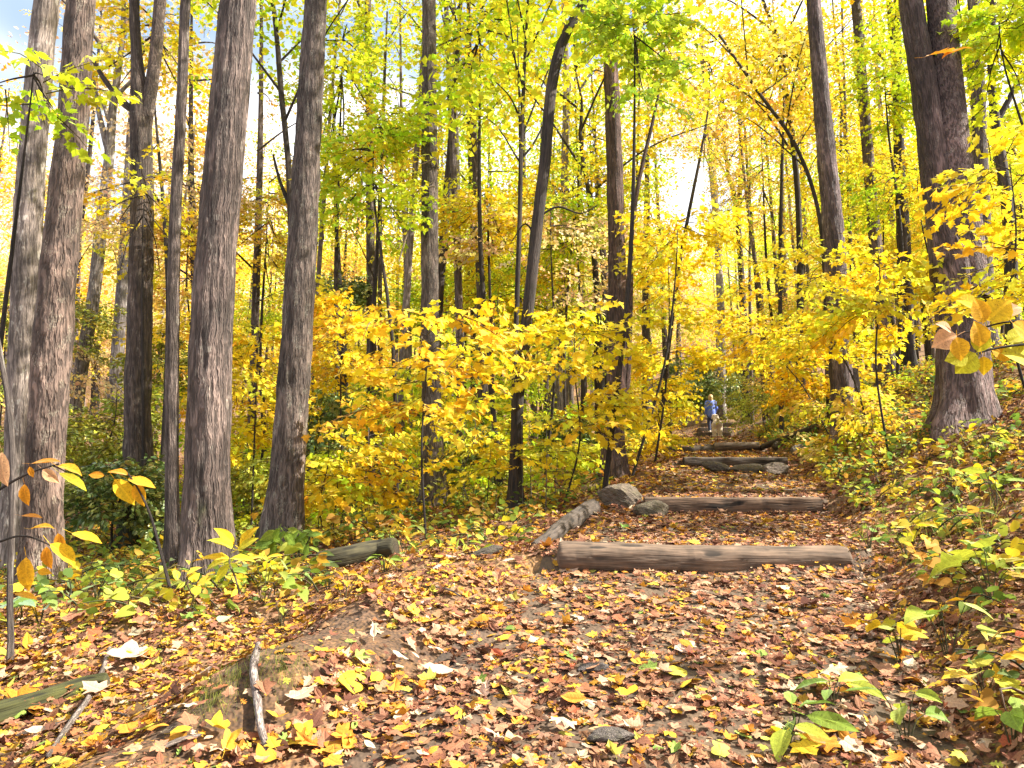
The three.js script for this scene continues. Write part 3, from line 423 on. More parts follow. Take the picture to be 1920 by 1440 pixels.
for (let i = 0; i < 120; i++) {
  const px = -60 + (i * 0.6180339 % 1) * 2040, d = 23 + 42 * Math.pow((i * .7548776 + .13) % 1, 1.1), x = (px - 960) / F * d, b = ground(x, -d); if (Math.abs(x - xc(d)) < 1.6 && d < 45) continue;
  const z = zonePal(px), [bk, bkn] = pick(BARKS), t = thing('far_tree', bkn + ' slender ' + (d < 34 ? 'nearer' : d < 48 ? 'far' : 'farthest') + ' tree with thin ' + HUE[z] + ' foliage ' + zoneName(px), 'tree', 'far trees ' + zoneName(px), b), h = rr(9, 17), lean = rr(-.6, .6), r0 = rr(.07, .19);
  mesh('trunk', tube([V(b.x, b.y - .2, b.z), V(b.x + lean * .3, b.y + h * .4, b.z), V(b.x + lean, b.y + h, b.z + rr(-.4, .4))], [[0, r0], [.6, r0 * .6], [1, .02]], { seg: 8, rings: 12, lump: .05, tex: .6, tint: tintBark([1, .95, 1]) }), bk, t);
  const places = [], n = 52, y0 = rr(.3, .55);
  for (let k = 0; k < n; k++) { const f = rr(y0, 1.02), a = rr(0, 6.28), w = rr(.2, 2.3) * Math.sqrt(Math.max(.1, 1.1 - f)), s = rr(.9, 1.7); places.push(new THREE.Matrix4().compose(V(b.x + lean * f + Math.cos(a) * w, b.y + h * f, b.z + Math.sin(a) * w), outward(a, rr(-.3, .3), rr(-.3, .3)), V(s, s, s))); }
  foliage(t, places, pick(SPRAY.far), PAL[z]);
}
{ // the wood that closes the view, too far off to tell its trees apart
  const places = [], r = () => rr(0, 6.28);
  for (let i = 0; i < 9000; i++) { const d = rr(66, 130), x = rr(-.95, .95) * d, y = H(x, -d) + Math.pow(R(), .9) * 15, s = rr(1.6, 3); places.push(new THREE.Matrix4().compose(V(x, y, -d), outward(r(), rr(-.4, .4), rr(-.4, .4)), V(s, s, s))); }
  const g = new THREE.Group(); const im = foliage(g, places, SPRAY.far[0], [...PAL.P, ...PAL.O, ...PAL.MIX, ...PAL.Y], 'distant_woods'); scene.add(im); tag(im, 'distant hillside woods in peach, orange and yellow', 'woods', null, 'stuff');
}
// trees beside the view whose crowns shade it
for (const [x, d, h, n] of [[12, 0, 19, 46], [18, 0, 21, 44], [15, 7.5, 20, 30], [9, -9, 18, 36], [24, 11, 23, 34], [18, 24, 20, 40], [30, 17, 24, 40], [-10, 0, 19, 36]]) {
  const b = ground(x, -d), t = thing('shade_tree', 'tall yellow-crowned tree beyond the picture edge shading the trail', 'tree', 'trees beyond the picture edge', b);
  mesh('trunk', tube([V(x, b.y - .3, -d), V(x + .2, b.y + h * .5, -d), V(x, b.y + h, -d + .4)], [[0, .26], [.6, .16], [1, .03]], { seg: 14, rings: 18, lump: .05, flare: .15, tint: tintBark([1, 1, 1]) }), M.grey, t);
  const places = []; for (let i = 0; i < n; i++) { const f = rr(.5, 1.05), a = rr(0, 6.28), w = rr(.3, 4.2) * Math.sqrt(Math.max(.1, 1.15 - f)) * 1.3, s = rr(.8, 1.4); places.push(new THREE.Matrix4().compose(V(x + Math.cos(a) * w, b.y + h * f, -d + Math.sin(a) * w), outward(a, rr(-.4, .3), rr(-.3, .3)), V(s, s, s))); }
  foliage(t, places, SPRAY.high[0], PAL.MIX);
}

// ---------------------------------------------------------------- understorey: small trees and shrubs, crown centre and size as seen, distance ahead
function small(name, label, cx, cy, rx, ry, d, pal, o = {}) {
  const c = at(cx, cy, d), m = mpp(c), RX = rx * m, RY = ry * m, b0 = o.base ? spot(o.base, o.bd ?? d) : ground(c.x + rr(-.3, .3), c.z), t = thing(name, label, o.category || 'small tree', o.group, b0);
  const top = V(c.x, c.y + RY * .8, c.z), mid = b0.clone().lerp(c, .5).add(V(rr(-.2, .2), 0, rr(-.15, .15))), r0 = o.r ?? Math.max(.009, .0058 * (top.y - b0.y));
  const P = [V(b0.x, b0.y - .1, b0.z), mid, c, top], cv = new THREE.CatmullRomCurve3(P, false, 'centripetal');
  mesh(o.shrub ? 'stem' : 'trunk', tube(P, [[0, r0], [.6, r0 * .7], [1, .005]], { seg: 8, rings: 20, tex: .4, lump: .06, tint: tintBark([1, 1, 1]) }), o.bark || M.dark, t);
  const axis = (y) => { const f = Math.min(.97, Math.max(.12, (y - b0.y) / Math.max(.3, top.y - b0.y))); return cv.getPoint(f); };
  branchy(t, axis, c, RX, RY, (o.rz ?? Math.min(1.6, Math.max(.5, RX * .9))), { pal: PAL[pal], limbs: o.limbs ?? 10, sprays: o.sprays ?? 12, kind: o.kind ?? 'maple', parts: o.parts ?? 0, scale: o.scale ?? (d > 10.5 ? .85 : 1), limbR: r0 * .4, bark: o.bark || M.dark });
  return t;
}
small('maple_sapling', 'orange-yellow maple sapling filling the space below the twig-ringed tree', 800, 680, 165, 125, 7.8, 'OY', { parts: 150, limbs: 13, sprays: 5, base: 800 });
small('maple_sapling', 'bright yellow maple sapling right of the near-black leaning trunk', 1078, 700, 95, 125, 9.4, 'Y', { parts: 130, limbs: 10, sprays: 9, base: 1050 });
small('maple_sapling', 'yellow maple sapling leaning over the trail in front of the hiker', 1255, 575, 90, 125, 13.5, 'Y', { parts: 110, limbs: 11, sprays: 13, base: 1225 });
small('maple_sapling', 'broad yellow sapling with level sprays right of the trail-edge trunk', 1270, 455, 110, 70, 11.5, 'Y', { parts: 60, limbs: 8, sprays: 10, base: 1180 });
small('maple_sapling', 'dense golden thicket sapling below the purple-grey trunk', 1520, 570, 150, 110, 10.8, 'Y', { parts: 140, limbs: 14, sprays: 9, base: 1640 });
small('maple_sapling', 'golden sapling arching left of the twin-stemmed trunk', 1650, 530, 85, 110, 9.6, 'Y', { parts: 100, limbs: 10, sprays: 6, base: 1668 });
small('maple_sapling', 'golden sapling low above the right trailside bank', 1440, 640, 120, 60, 14, 'Y', { parts: 60, limbs: 10, sprays: 12, base: 1560 });
small('maple_sapling', 'yellow sapling filling the right border beside the twin-stemmed trunk', 1905, 430, 80, 160, 6.8, 'Y', { parts: 130, limbs: 11, sprays: 5, base: 1960 });
small('maple_sapling', 'lime-yellow sapling at the top right corner', 1880, 110, 90, 110, 9, 'YG', { parts: 70, limbs: 9, sprays: 12, base: 1990, kind: 'maple' });
small('maple_sapling', 'lime-green young maple left of the twig-ringed tree', 700, 350, 95, 170, 11.5, 'YG', { parts: 80, limbs: 12, sprays: 14, base: 745 });
small('maple_sapling', 'lime-green high crown right of the twig-ringed tree top', 900, 110, 120, 130, 13.5, 'YG', { parts: 40, limbs: 12, sprays: 15, base: 940 });
small('maple_sapling', 'yellow-green young maple between twig-ringed and leaning trunks', 915, 400, 95, 150, 14.5, 'Y', { limbs: 12, sprays: 16, base: 930, parts: 40 });
small('maple_sapling', 'green hanging branch crown around the trail-edge trunk top', 1190, 120, 70, 110, 9.4, 'G', { parts: 60, limbs: 9, sprays: 9, base: 1130 });
small('maple_sapling', 'lime-green slender maple beside the slimmer grey trunk', 1665, 240, 60, 190, 15.5, 'YG', { limbs: 12, sprays: 16, base: 1680 });
small('maple_sapling', 'orange-gold crown among the trunks at top left', 285, 110, 105, 100, 12.6, 'Y', { limbs: 10, sprays: 8, base: 300 });
small('maple_sapling', 'amber leaves clinging to the mossy forked trunk', 268, 420, 60, 110, 10.9, 'Y', { limbs: 8, sprays: 5, base: 272 });
small('maple_sapling', 'few lime leaves in front of the sunlit left-edge trunk', 60, 165, 70, 40, 6.4, 'YG', { limbs: 4, sprays: 3, base: -60, parts: 14 });
small('maple_sapling', 'yellow sapling in the gap between the biggest and the stout trunk', 480, 740, 60, 130, 11, 'Y', { limbs: 10, sprays: 13, base: 470, parts: 40 });
small('maple_sapling', 'amber sapling right of the stout peeling trunk', 640, 640, 80, 90, 11.5, 'OY', { limbs: 10, sprays: 13, base: 655, parts: 40 });
small('maple_sapling', 'lime crown high behind the stout peeling trunk', 640, 170, 80, 150, 16, 'YG', { limbs: 12, sprays: 16, base: 640 });
small('maple_sapling', 'yellow-orange haze of leaves behind the biggest trunk', 500, 440, 70, 140, 17, 'MIX', { limbs: 12, sprays: 16, base: 505 });
small('maple_sapling', 'amber sapling behind the narrow upright trunk', 350, 520, 60, 130, 16, 'O', { limbs: 12, sprays: 15, base: 355 });
small('maple_sapling', 'sunlit yellow sapling at the foot of the trail-edge trunk', 1225, 735, 60, 60, 15.5, 'Y', { limbs: 9, sprays: 12, base: 1215 });
small('maple_sapling', 'tall orange-gold crown above the hiker', 1330, 180, 120, 150, 22, 'MIX', { limbs: 14, sprays: 18, base: 1230, kind: 'mid' });
small('maple_sapling', 'orange crown patch left of the purple-grey trunk', 1430, 320, 110, 130, 24, 'O', { limbs: 14, sprays: 18, base: 1480, kind: 'mid' });
small('maple_sapling', 'yellow crown between orange patch and purple-grey trunk', 1470, 130, 90, 120, 18, 'Y', { limbs: 13, sprays: 16, base: 1465, kind: 'mid' });
small('maple_sapling', 'sunlit yellow crown beyond the near-black leaning trunk', 1080, 420, 60, 100, 16, 'YG', { limbs: 11, sprays: 14, base: 1090 });
small('maple_sapling', 'olive thicket sapling right of the upper steps', 1430, 740, 70, 45, 22, 'OL', { limbs: 12, sprays: 14, base: 1440, kind: 'mid' });
small('maple_sapling', 'olive-gold sapling above the sunlit bank', 1520, 700, 80, 45, 15, 'OY', { limbs: 11, sprays: 12, base: 1530 });
small('maple_sapling', 'low yellow sapling between the stout and the twig-ringed trunk', 690, 850, 70, 70, 9.6, 'Y', { limbs: 9, sprays: 4, base: 695, parts: 60, bark: M.pale });
small('maple_sapling', 'low pale-stemmed yellow sapling right of the twig-ringed trunk base', 890, 820, 70, 75, 10.4, 'Y', { limbs: 9, sprays: 4, base: 893, parts: 60, bark: M.pale });
small('maple_sapling', 'low lime-yellow sapling at the foot of the near-black leaning trunk', 1025, 850, 55, 55, 11.2, 'YG', { limbs: 8, sprays: 4, base: 1022, parts: 40, bark: M.pale });
small('maple_sapling', 'low amber sapling right beside the stout trunk base', 615, 870, 45, 60, 9.2, 'OY', { limbs: 8, sprays: 4, base: 612, parts: 30 });
small('maple_sapling', 'low sunlit sapling just left of the third step', 1205, 810, 50, 45, 14.5, 'Y', { limbs: 8, sprays: 9, base: 1185, bark: M.pale });
small('maple_sapling', 'gold-and-green sapling hiding the foot of the purple-grey trunk', 1575, 770, 70, 60, 11.3, 'MIX', { limbs: 9, sprays: 8, base: 1585, parts: 40 });
// more understorey filling the woods, alike within each kind
for (let i = 0; i < 84; i++) {
  const px = -40 + (i * .6180339 + .31) % 1 * 2000, d = 14 + 20 * ((i * .7548776) % 1), x = (px - 960) / F * d; if (Math.abs(x - xc(d)) < 2.2 || (px < 360 && i % 2) || (px > 560 && px < 1000 && i % 5 === 0)) continue;
  const hh = rr(1.2, i % 3 ? 5.5 : 9), b = ground(x, -d), c = V(b.x, b.y + hh, b.z), z = zonePal(px), k = z;
  const q = c.clone().sub(camera.position), yy = q.y * cP + q.z * sP, zz = -q.y * sP + q.z * cP, cy = 720 - F * yy / -zz, cx = 960 + F * q.x / -zz;
  small('understorey_tree', (hh < 2.6 ? 'low ' : hh < 5 ? 'middling ' : 'high-crowned ') + HUE[k] + ' understorey tree ' + (d < 22 ? 'midway back ' : 'well back ') + zoneName(px), cx, cy, rr(1, 1.9) / d * F, rr(.8, 1.7) / d * F, d, z, { group: 'understorey trees ' + zoneName(px), limbs: 9, sprays: 14, kind: 'mid', rz: rr(.8, 1.8), scale: 1.15 });
}
// evergreen shrubs at the left
let ev = 0;
for (const [cx, cy, rx, ry, d, lb] of [[215, 790, 80, 80, 13, 'glossy evergreen shrub left of the mossy forked trunk'], [230, 920, 70, 55, 10.5, 'low dark evergreen shrub below the mossy forked trunk'], [130, 620, 80, 80, 18, 'tall evergreen shrub behind the dark leaning left trunk'], [300, 700, 60, 90, 16, 'evergreen shrub behind the narrow upright trunk'], [10, 640, 60, 110, 14, 'evergreen shrub at the left border'], [600, 800, 50, 70, 14, 'evergreen shrub right of the stout peeling trunk'], [470, 900, 40, 40, 13, 'small evergreen shrub between the two big trunks'], [640, 560, 60, 40, 19, 'pale-lit evergreen shrub far behind the stout trunk'], [880, 850, 60, 50, 15, 'dark evergreen shrub behind the twig-ringed trunk base'], [1345, 715, 55, 50, 43, 'dark evergreen thicket straight beyond the hiker'], [1400, 690, 50, 55, 46, 'dark evergreen thicket beyond and right of the hiker'], [1285, 720, 45, 45, 40, 'dark evergreen thicket beyond and left of the hiker'], [1060, 830, 50, 40, 16, 'dark evergreen shrub between the leaning and trail-edge trunks'], [60, 850, 60, 90, 11.5, 'evergreen shrub behind the left-edge trunks']])
  small('evergreen_shrub', lb, cx, cy, rx, ry, d, d > 30 || cx > 560 ? 'EV' : cx === 230 ? 'EV' : 'OL', { shrub: 1, category: 'shrub', kind: 'ever', limbs: 14, sprays: d > 30 ? 26 : 13, r: .02, scale: d > 30 ? 2.2 : 1.1 });
for (let i = 0; i < 24; i++) {
  const d = 6.5 + 15 * ((i * .6180339 + .2) % 1), k = .45 + 3.2 * ((i * .7548776 + .3) % 1), x = xc(d) + half(d) + k, h = rr(.3, .75), b = ground(x, -d), c = V(b.x, b.y + h * .75, b.z), pk = ['YG', 'OL', 'Y', 'OY', 'OL'][i % 5]; if (Math.hypot(x - 5, d - 8.4) < 1.3) continue;
  const q = c.clone().sub(camera.position), yy = q.y * cP + q.z * sP, zz = -q.y * sP + q.z * cP;
  small('bank_shrub', (h < .5 ? 'low ' : 'waist-high ') + { YG: 'lime', OL: 'olive', Y: 'golden', OY: 'amber' }[pk] + ' twiggy shrub ' + (k < 1.4 ? 'close to the trail ' : k < 2.5 ? 'partway up the bank ' : 'high up the bank ') + 'right of the ' + (d < 8.4 ? 'lowest tread' : d < 13 ? 'second tread' : d < 17.5 ? 'third tread' : 'fourth tread'), 960 + F * q.x / -zz, 720 - F * yy / -zz, rr(.25, .5) / d * F, h * .5 / d * F, d, pk, { shrub: 1, category: 'shrub', group: 'shrubs on the right bank', kind: 'low', limbs: 7, sprays: 4, r: .006, rz: rr(.25, .45) });
}
// seedlings in the low growth left of the trail
for (let i = 0; i < 34; i++) {
  const px = 440 + ((i * .6180339 + .17) % 1) * 760, d = 9 + 6 * ((i * .7548776 + .4) % 1), x = xAt(px, d), u = x - xc(d); if (u > -1.5) continue;
  const b = ground(x, -d), h = rr(.5, 1.3), pk = pick(['Y', 'YG', 'OY', 'YG', 'OL']), [sm, sn] = pick([[M.dark, 'dark'], [M.pale, 'pale']]), t = thing('maple_seedling', sn + '-stemmed ' + { Y: 'yellow', YG: 'lime', OY: 'amber', OL: 'olive' }[pk] + ' ' + (h < .9 ? 'knee-high' : 'waist-high') + ' maple seedling ' + (d < 11 ? 'nearer, ' : d < 13 ? '' : 'farther back, ') + zoneName(px), 'seedling', 'maple seedlings ' + zoneName(px), b), top = V(b.x + rr(-.1, .1), b.y + h, b.z);
  mesh('stem', tube([V(b.x, b.y - .05, b.z), top], [[0, .008], [1, .003]], { seg: 5, rings: 4 }), sm, t);
  const pl = []; for (let k = 0; k < 7; k++) { const a = k * 2.4 + i, s = rr(.55, 1); pl.push(new THREE.Matrix4().compose(b.clone().lerp(top, rr(.45, 1)), outward(a, rr(-.3, .2), rr(-.3, .3)), V(s, s, s))); }
  foliage(t, pl, pick(SPRAY.maple), PAL[pk], 'foliage');
}

// ---------------------------------------------------------------- steps, logs, stones
const woodTint = (k, s) => (c, p, h, ca, sa, t) => { const v = (1 + .25 * N3(p.x * 3 + s, p.y * 9, p.z * 9) + .15 * N3(p.x * 9, p.y * 20 + s, p.z * 20)); c.setRGB(k[0] * v, k[1] * v, k[2] * v); };
function logBetween(name, label, a, b, ra, rb, { lie = .7, snap = name === 'fallen_log', mat = M.wood, k = [1, 1, 1], sag = 0, lump = .07, s = 1, cat = 'log', group } = {}) {
  if (snap) { a.y = H(a.x, a.z) + ra * lie; b.y = H(b.x, b.z) + rb * lie; }
  const mid = a.clone().lerp(b, .5); mid.y += sag; if (snap) mid.y = Math.max(mid.y, H(mid.x, mid.z) + ra * .2); const base = V(mid.x, H(mid.x, mid.z), mid.z), t = thing(name, label, cat, group, base);
  const q1 = a.clone().lerp(b, .25).add(V(0, sag * .6, .01 * s)), q2 = a.clone().lerp(b, .75).add(V(0, sag * .6, -.012 * s));
  const rings = [0, .004, .012, .03]; for (let i = 1; i < 40; i++) rings.push(.03 + .94 * i / 40); rings.push(.97, .988, .996, 1);
  const L = [[0, ra * .82], [.004, ra * .93], [.012, ra * .98], [.03, ra], [.5, (ra + rb) / 2 * 1.02], [.97, rb], [.988, rb * .97], [.996, rb * .92], [1, rb * .8]];
  mesh('log', swapUV(tube([a, q1, mid, q2, b], L, { seg: 28, rings, tex: .5, lump, cap: true, seed: s, tint: woodTint(k, s) })), mat, t); return t;
}
function swapUV(g) { const u = g.attributes.uv; for (let i = 0; i < u.count; i++) { const a = u.getX(i), b = u.getY(i); u.setXY(i, b * .22, a * .5); } return g; }
logBetween('log_step', 'rounded weathered log forming the lowest trail step', at(1047, 1044, 5.26), at(1590, 1050, 5.32), .102, .092, { s: 1.4, sag: -.012, k: [.95, .88, .8], cat: 'step', lump: .075 });
function timber(name, label, px0, px1, py, d, h, w, mat, yaw = 0, cat = 'step', k = [1, 1, 1]) {
  const a = at(px0, py, d), b = at(px1, py, d), L = a.distanceTo(b), c = a.clone().lerp(b, .5), t = thing(name, label, cat, null, V(c.x, c.y - h / 2, c.z));
  const g = new RoundedBoxGeometry(L, h, w, 3, .018), gg = new THREE.BoxGeometry(L, h, w, 40, 4, 4), P = gg.attributes.position, U = gg.attributes.uv, K = new Float32Array(P.count * 3);
  for (let i = 0; i < P.count; i++) { let x = P.getX(i), y = P.getY(i), z = P.getZ(i); const ey = Math.abs(y) / (h / 2), ez = Math.abs(z) / (w / 2), cut = ey > .9 && ez > .9 ? .87 : 1; U.setXY(i, x * .43 + d * .37, (y + z) * .9 + .3); y = y * cut + N3(x * 2.2, y * 6, z * 6 + d) * .010; z = z * cut + N3(x * 2.5 + 5, y * 6 + d, z * 6) * .012; P.setXYZ(i, x, y, z); const v = 1 + .25 * N3(x * 3, y * 9, z * 9 + d) + .15 * N3(x * 11, y * 25, z * 25); K.set([v * k[0], v * k[1], v * k[2]], i * 3); }
  gg.setAttribute('color', new THREE.BufferAttribute(K, 3)); gg.computeVertexNormals(); gg.userData.local = true;
  const m = mesh('timber', gg, mat, t); m.position.set(0, h / 2, 0); t.rotation.set(0, yaw, -Math.atan2(b.y - a.y, L) * 0); return t;
}
timber('timber_step', 'square-cut timber forming the second trail step', 1208, 1536, 947, 8.36, .165, .17, M.wood, 0, 'step', [.85, .72, .6]);
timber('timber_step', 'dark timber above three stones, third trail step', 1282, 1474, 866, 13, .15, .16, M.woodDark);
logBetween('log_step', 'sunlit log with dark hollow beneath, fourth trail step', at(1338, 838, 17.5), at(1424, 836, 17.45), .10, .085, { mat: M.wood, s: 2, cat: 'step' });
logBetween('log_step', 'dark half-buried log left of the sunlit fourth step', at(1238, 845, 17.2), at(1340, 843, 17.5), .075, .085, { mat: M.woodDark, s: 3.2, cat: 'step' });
[['grey timber tread midway between the fourth step and the dog', 24, 0], ['timber tread just below the dog', 29.5, 0], ['lowest of the three upper timber steps beyond the dog', 34, 820], ['middle of the three upper timber steps beyond the dog', 35.5, 808], ['topmost of the three upper timber steps beyond the dog', 37, 797]].forEach(([lb, d, py], i) => { const p = interp(d + .05, STEP), x0 = xc(d) - .75, x1 = xc(d) + .7, t = thing('timber_step', lb, 'step', null, V((x0 + x1) / 2, p - .2, -d)); const g = new RoundedBoxGeometry(x1 - x0, .22, .2, 2, .03); g.userData.local = true; g.setAttribute('color', new THREE.BufferAttribute(new Float32Array(g.attributes.position.count * 3).fill(.9), 3)); const m = mesh('timber', g, M.wood, t); m.position.y = .11; });
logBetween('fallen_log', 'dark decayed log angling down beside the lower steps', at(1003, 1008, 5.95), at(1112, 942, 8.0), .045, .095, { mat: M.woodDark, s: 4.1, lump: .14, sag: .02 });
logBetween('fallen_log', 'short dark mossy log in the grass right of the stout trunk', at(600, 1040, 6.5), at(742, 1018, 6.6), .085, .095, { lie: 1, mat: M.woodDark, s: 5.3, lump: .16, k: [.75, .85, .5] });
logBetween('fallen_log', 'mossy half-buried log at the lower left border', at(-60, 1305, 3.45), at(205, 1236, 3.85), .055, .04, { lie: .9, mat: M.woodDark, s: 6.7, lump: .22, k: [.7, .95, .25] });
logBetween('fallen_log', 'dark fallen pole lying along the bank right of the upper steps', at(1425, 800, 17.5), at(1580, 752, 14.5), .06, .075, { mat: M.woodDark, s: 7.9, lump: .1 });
logBetween('fallen_log', 'pale broken log end beside the grey stump', at(1606, 716, 13), at(1668, 704, 12.6), .05, .06, { mat: M.woodPale, s: 9.1, lump: .12 });
logBetween('fallen_log', 'pale thin pole across the slope just right of the hiker', at(1382, 775, 33), at(1455, 768, 31), .09, .07, { mat: M.woodPale, s: 8.3 });
logBetween('fallen_log', 'short tan cut block left of the wedge-shaped rock', at(1092, 908, 10.1), at(1140, 905, 10.1), .055, .055, { mat: M.woodPale, s: 3.9, k: [.9, .78, .55] });
{ const p = spot(1592, 13.2), t = thing('stump', 'grey broken stump on the bank left of the dark leaning sapling', 'stump', null, p), top = at(1590, 692, 13.2); mesh('stump_body', tube([V(p.x, p.y - .1, p.z), p.clone().lerp(top, .6), top], [[0, .24], [.3, .19], [1, .16]], { seg: 24, rings: 20, lump: .16, cap: true, flare: .1, seed: 3, tint: tintBark([1.1, 1.05, 1.05]) }), M.grey, t); }
function rock(label, px, py, d, wx, wy, wz, seed, k = [1, 1, 1], yaw = 0, tilt = 0, name = 'rock') {
  const c = at(px, py, d), g = new THREE.IcosahedronGeometry(1, 5), P = g.attributes.position, K = new Float32Array(P.count * 3), n = V();
  const planes = Array.from({ length: 9 }, (_, i) => { const r = mulberry(seed * 50 + i); return [V(r() * 2 - 1, r() * 1.6 - .6, r() * 2 - 1).normalize(), .62 + .25 * r()]; });
  for (let i = 0; i < P.count; i++) { n.fromBufferAttribute(P, i); let r = 1; for (const [pn, q] of planes) { const dt = n.dot(pn); if (dt > 0.01) r = Math.min(r, q / dt); } r *= 1 + .05 * N3(n.x * 3 + seed, n.y * 3, n.z * 3) + .025 * N3(n.x * 9, n.y * 9 + seed, n.z * 9); P.setXYZ(i, n.x * r, n.y * r, n.z * r); const v = 1 + .2 * N3(n.x * 2, n.y * 2 + seed, n.z * 2), m = smooth(N3(n.x * 2.5 + seed * 2, n.y * 2.5, n.z * 2.5), .25, .5) * .5; K.set([lerp(v * k[0], .7, m), lerp(v * k[1], .75, m), lerp(v * k[2], .4, m)], i * 3); }
  g.setAttribute('color', new THREE.BufferAttribute(K, 3)); g.scale(wx / 2, wy / 2, wz / 2); g.computeVertexNormals(); g.userData.local = true;
  c.y = H(c.x, c.z) + wy * .24; const m = tag(mesh(name, g, M.stone), label, 'rock'); m.position.copy(c); m.rotation.set(0, yaw, tilt); return m;
}
rock('grey-brown wedge-shaped rock at the left end of the second step', 1162, 930, 8.55, .62, .38, .44, 3, [1.1, .98, .82], .5, -.35);
rock('squarish mossy rock below the left end of the second step', 1222, 972, 7.9, .40, .25, .30, 8, [1, .92, .72], .2);
rock('leftmost of three flat stones under the third step', 1342, 880, 12.0, .56, .24, .36, 11, [.95, .9, .86], .3, -.3);
rock('middle one of three flat stones under the third step', 1396, 880, 11.95, .66, .22, .36, 14, [1, .92, .8], .1);
rock('rightmost, purple-grey one of three flat stones under the third step', 1456, 892, 11.7, .56, .25, .40, 19, [1.05, .92, .86], .7);
rock('small dark stone poking out left of the lowest log step', 908, 1038, 5.7, .30, .11, .2, 23, [.6, .55, .5], .5, .25);
rock('lichened grey stone on the bank right of the trail', 1500, 850, 14, .4, .28, .3, 26, [1, .95, .85], .4);
rock('dark stone under the right end of the fourth step', 1460, 838, 16.5, .3, .24, .3, 31, [.8, .7, .62], .4);
{ const p = hit(1110, 1405); const m = rock('flat grey stone lying flush in the trail near the bottom edge', 1150, 1405, -p.z, .22, .07, .14, 35, [1, .95, .95], .3); m.position.y = H(m.position.x, m.position.z) + .02; const p2 = hit(1270, 1262), m2 = rock('pale grey stone lying flush in the middle of the trail', 1112, 1265, -p2.z, .16, .05, .10, 37, [1.25, 1.2, 1.3], .5); m2.position.y = H(m2.position.x, m2.position.z) + .018; }
// sticks on the ground
function stick(label, pts, w, mat, k = [1.2, 1.15, 1.1]) { const w3 = pts.map(([px, py]) => { const p = hit(px, py); p.y = H(p.x, p.z) + .035; return p; }), t = thing('stick', label, 'stick', null, w3[0].clone()); mesh('stick_body', tube(w3, [[0, w * .5], [.5, w * .6], [1, w * .42]], { seg: 10, rings: 40, lump: .16, cap: true, tex: .3, tint: tintBark(k) }), mat, t); }
stick('white-barked crooked stick standing out of the leaves at lower left', [[484, 1224], [474, 1290], [482, 1350], [490, 1400], [502, 1428]], .028, M.pale, [1.5, 1.45, 1.45]);
stick('grey-brown broken stick slanting over the leaves near the mossy log', [[205, 1228], [192, 1272], [165, 1325], [132, 1372], [88, 1438]], .022, M.pale);
stick('short tan stick by the bottom edge', [[300, 1432], [335, 1420], [372, 1412]], .016, M.pale);
stick('thin twig across the bare soil at the trail edge', [[815, 1112], [840, 1122], [862, 1132]], .012, M.pale);
stick('long thin twig lying across the leaves near the left border', [[30, 1400], [110, 1372], [210, 1360], [235, 1358]], .010, M.grey);

// ---------------------------------------------------------------- single plants of the foreground, leaf by leaf
const camR = V(1, 0, 0), camU = V(0, cP, sP), camB = V(0, -sP, cP);
function leafAt(t, px, py, d, len, ang, kind, col, { face = .6, roll = 0, ratio = 1 } = {}) { // ang: the way it points as seen; face: how far it turns to the viewer
  const p = at(px, py, d), l = len * mpp(p), a = ang * Math.PI / 180, X = camR.clone().multiplyScalar(Math.cos(a)).addScaledVector(camU, Math.sin(a)), side = X.clone().cross(camB).normalize();
  let Y = camB.clone().multiplyScalar(face).addScaledVector(up, 1 - face).addScaledVector(side, roll); Y.addScaledVector(X, -Y.dot(X)).normalize(); const Z = X.clone().cross(Y);
  const m = mesh('leaf', pick(FRESH[kind]), leafTint(col, 1), t); m.quaternion.setFromRotationMatrix(new THREE.Matrix4().makeBasis(X, Y, Z)); m.position.copy(p).sub(t.position); m.scale.set(l, l, l * ratio); return m;
}
const cO = [.80, .34, .02], cY = [.86, .58, .02], cYo = [.84, .46, .02], cYG = [.66, .62, .03], cPk = [.82, .48, .26], cG = [.22, .36, .05], cBG = [.24, .38, .22], cL = [.50, .58, .06];
{ const d = 3.4, b = spot(-20, d), t = thing('beech_sapling', 'sapling with large drooping orange leaves at the left border', 'sapling', null, b);
  branchTube(t, [[-20, 1230, 9], [-15, 1080, 8], [-12, 920, 7], [-30, 800, 5]], d, M.dark, [1, 1, 1], 'stem'); branchTube(t, [[-12, 925, 6], [20, 905, 5], [60, 885, 4], [110, 870, 3]], d, M.dark, [1, 1, 1], 'twig'); branchTube(t, [[-14, 1020, 5], [40, 1005, 4], [85, 1018, 3], [120, 1040, 2]], d, M.dark, [1, 1, 1], 'twig'); branchTube(t, [[95, 872, 3], [115, 880, 2], [160, 912, 2]], d, M.dark, [1, 1, 1], 'twig');
  for (const [x, y, l, a, c, o] of [[2, 848, 66, -82, cPk, { face: .85 }], [58, 868, 56, 5, cO, { face: .25 }], [80, 880, 40, -40, cPk, { face: .7 }], [55, 875, 22, -70, cO, {}], [45, 908, 42, -80, cO, { face: .8 }], [108, 872, 50, -20, cYo, { face: .3 }], [112, 885, 62, -33, cYG, { face: .2 }], [40, 966, 40, -5, cO, { face: .2 }], [58, 990, 44, 3, cYo, { face: .2 }], [48, 1045, 66, -86, cYo, { face: .9 }], [86, 1025, 44, -78, cO, { face: .8 }], [108, 1000, 40, -70, cO, { face: .7 }], [95, 1018, 66, -42, cY, { face: .3 }], [70, 1070, 28, -10, cYo, {}], [30, 1096, 40, 4, cYG, { face: .3 }], [28, 1112, 44, -14, cYo, { face: .2 }], [135, 998, 60, -18, cY, { face: .25 }]]) leafAt(t, x, y, d + rr(-.15, .15), l, a, 'ovate', c, o); }
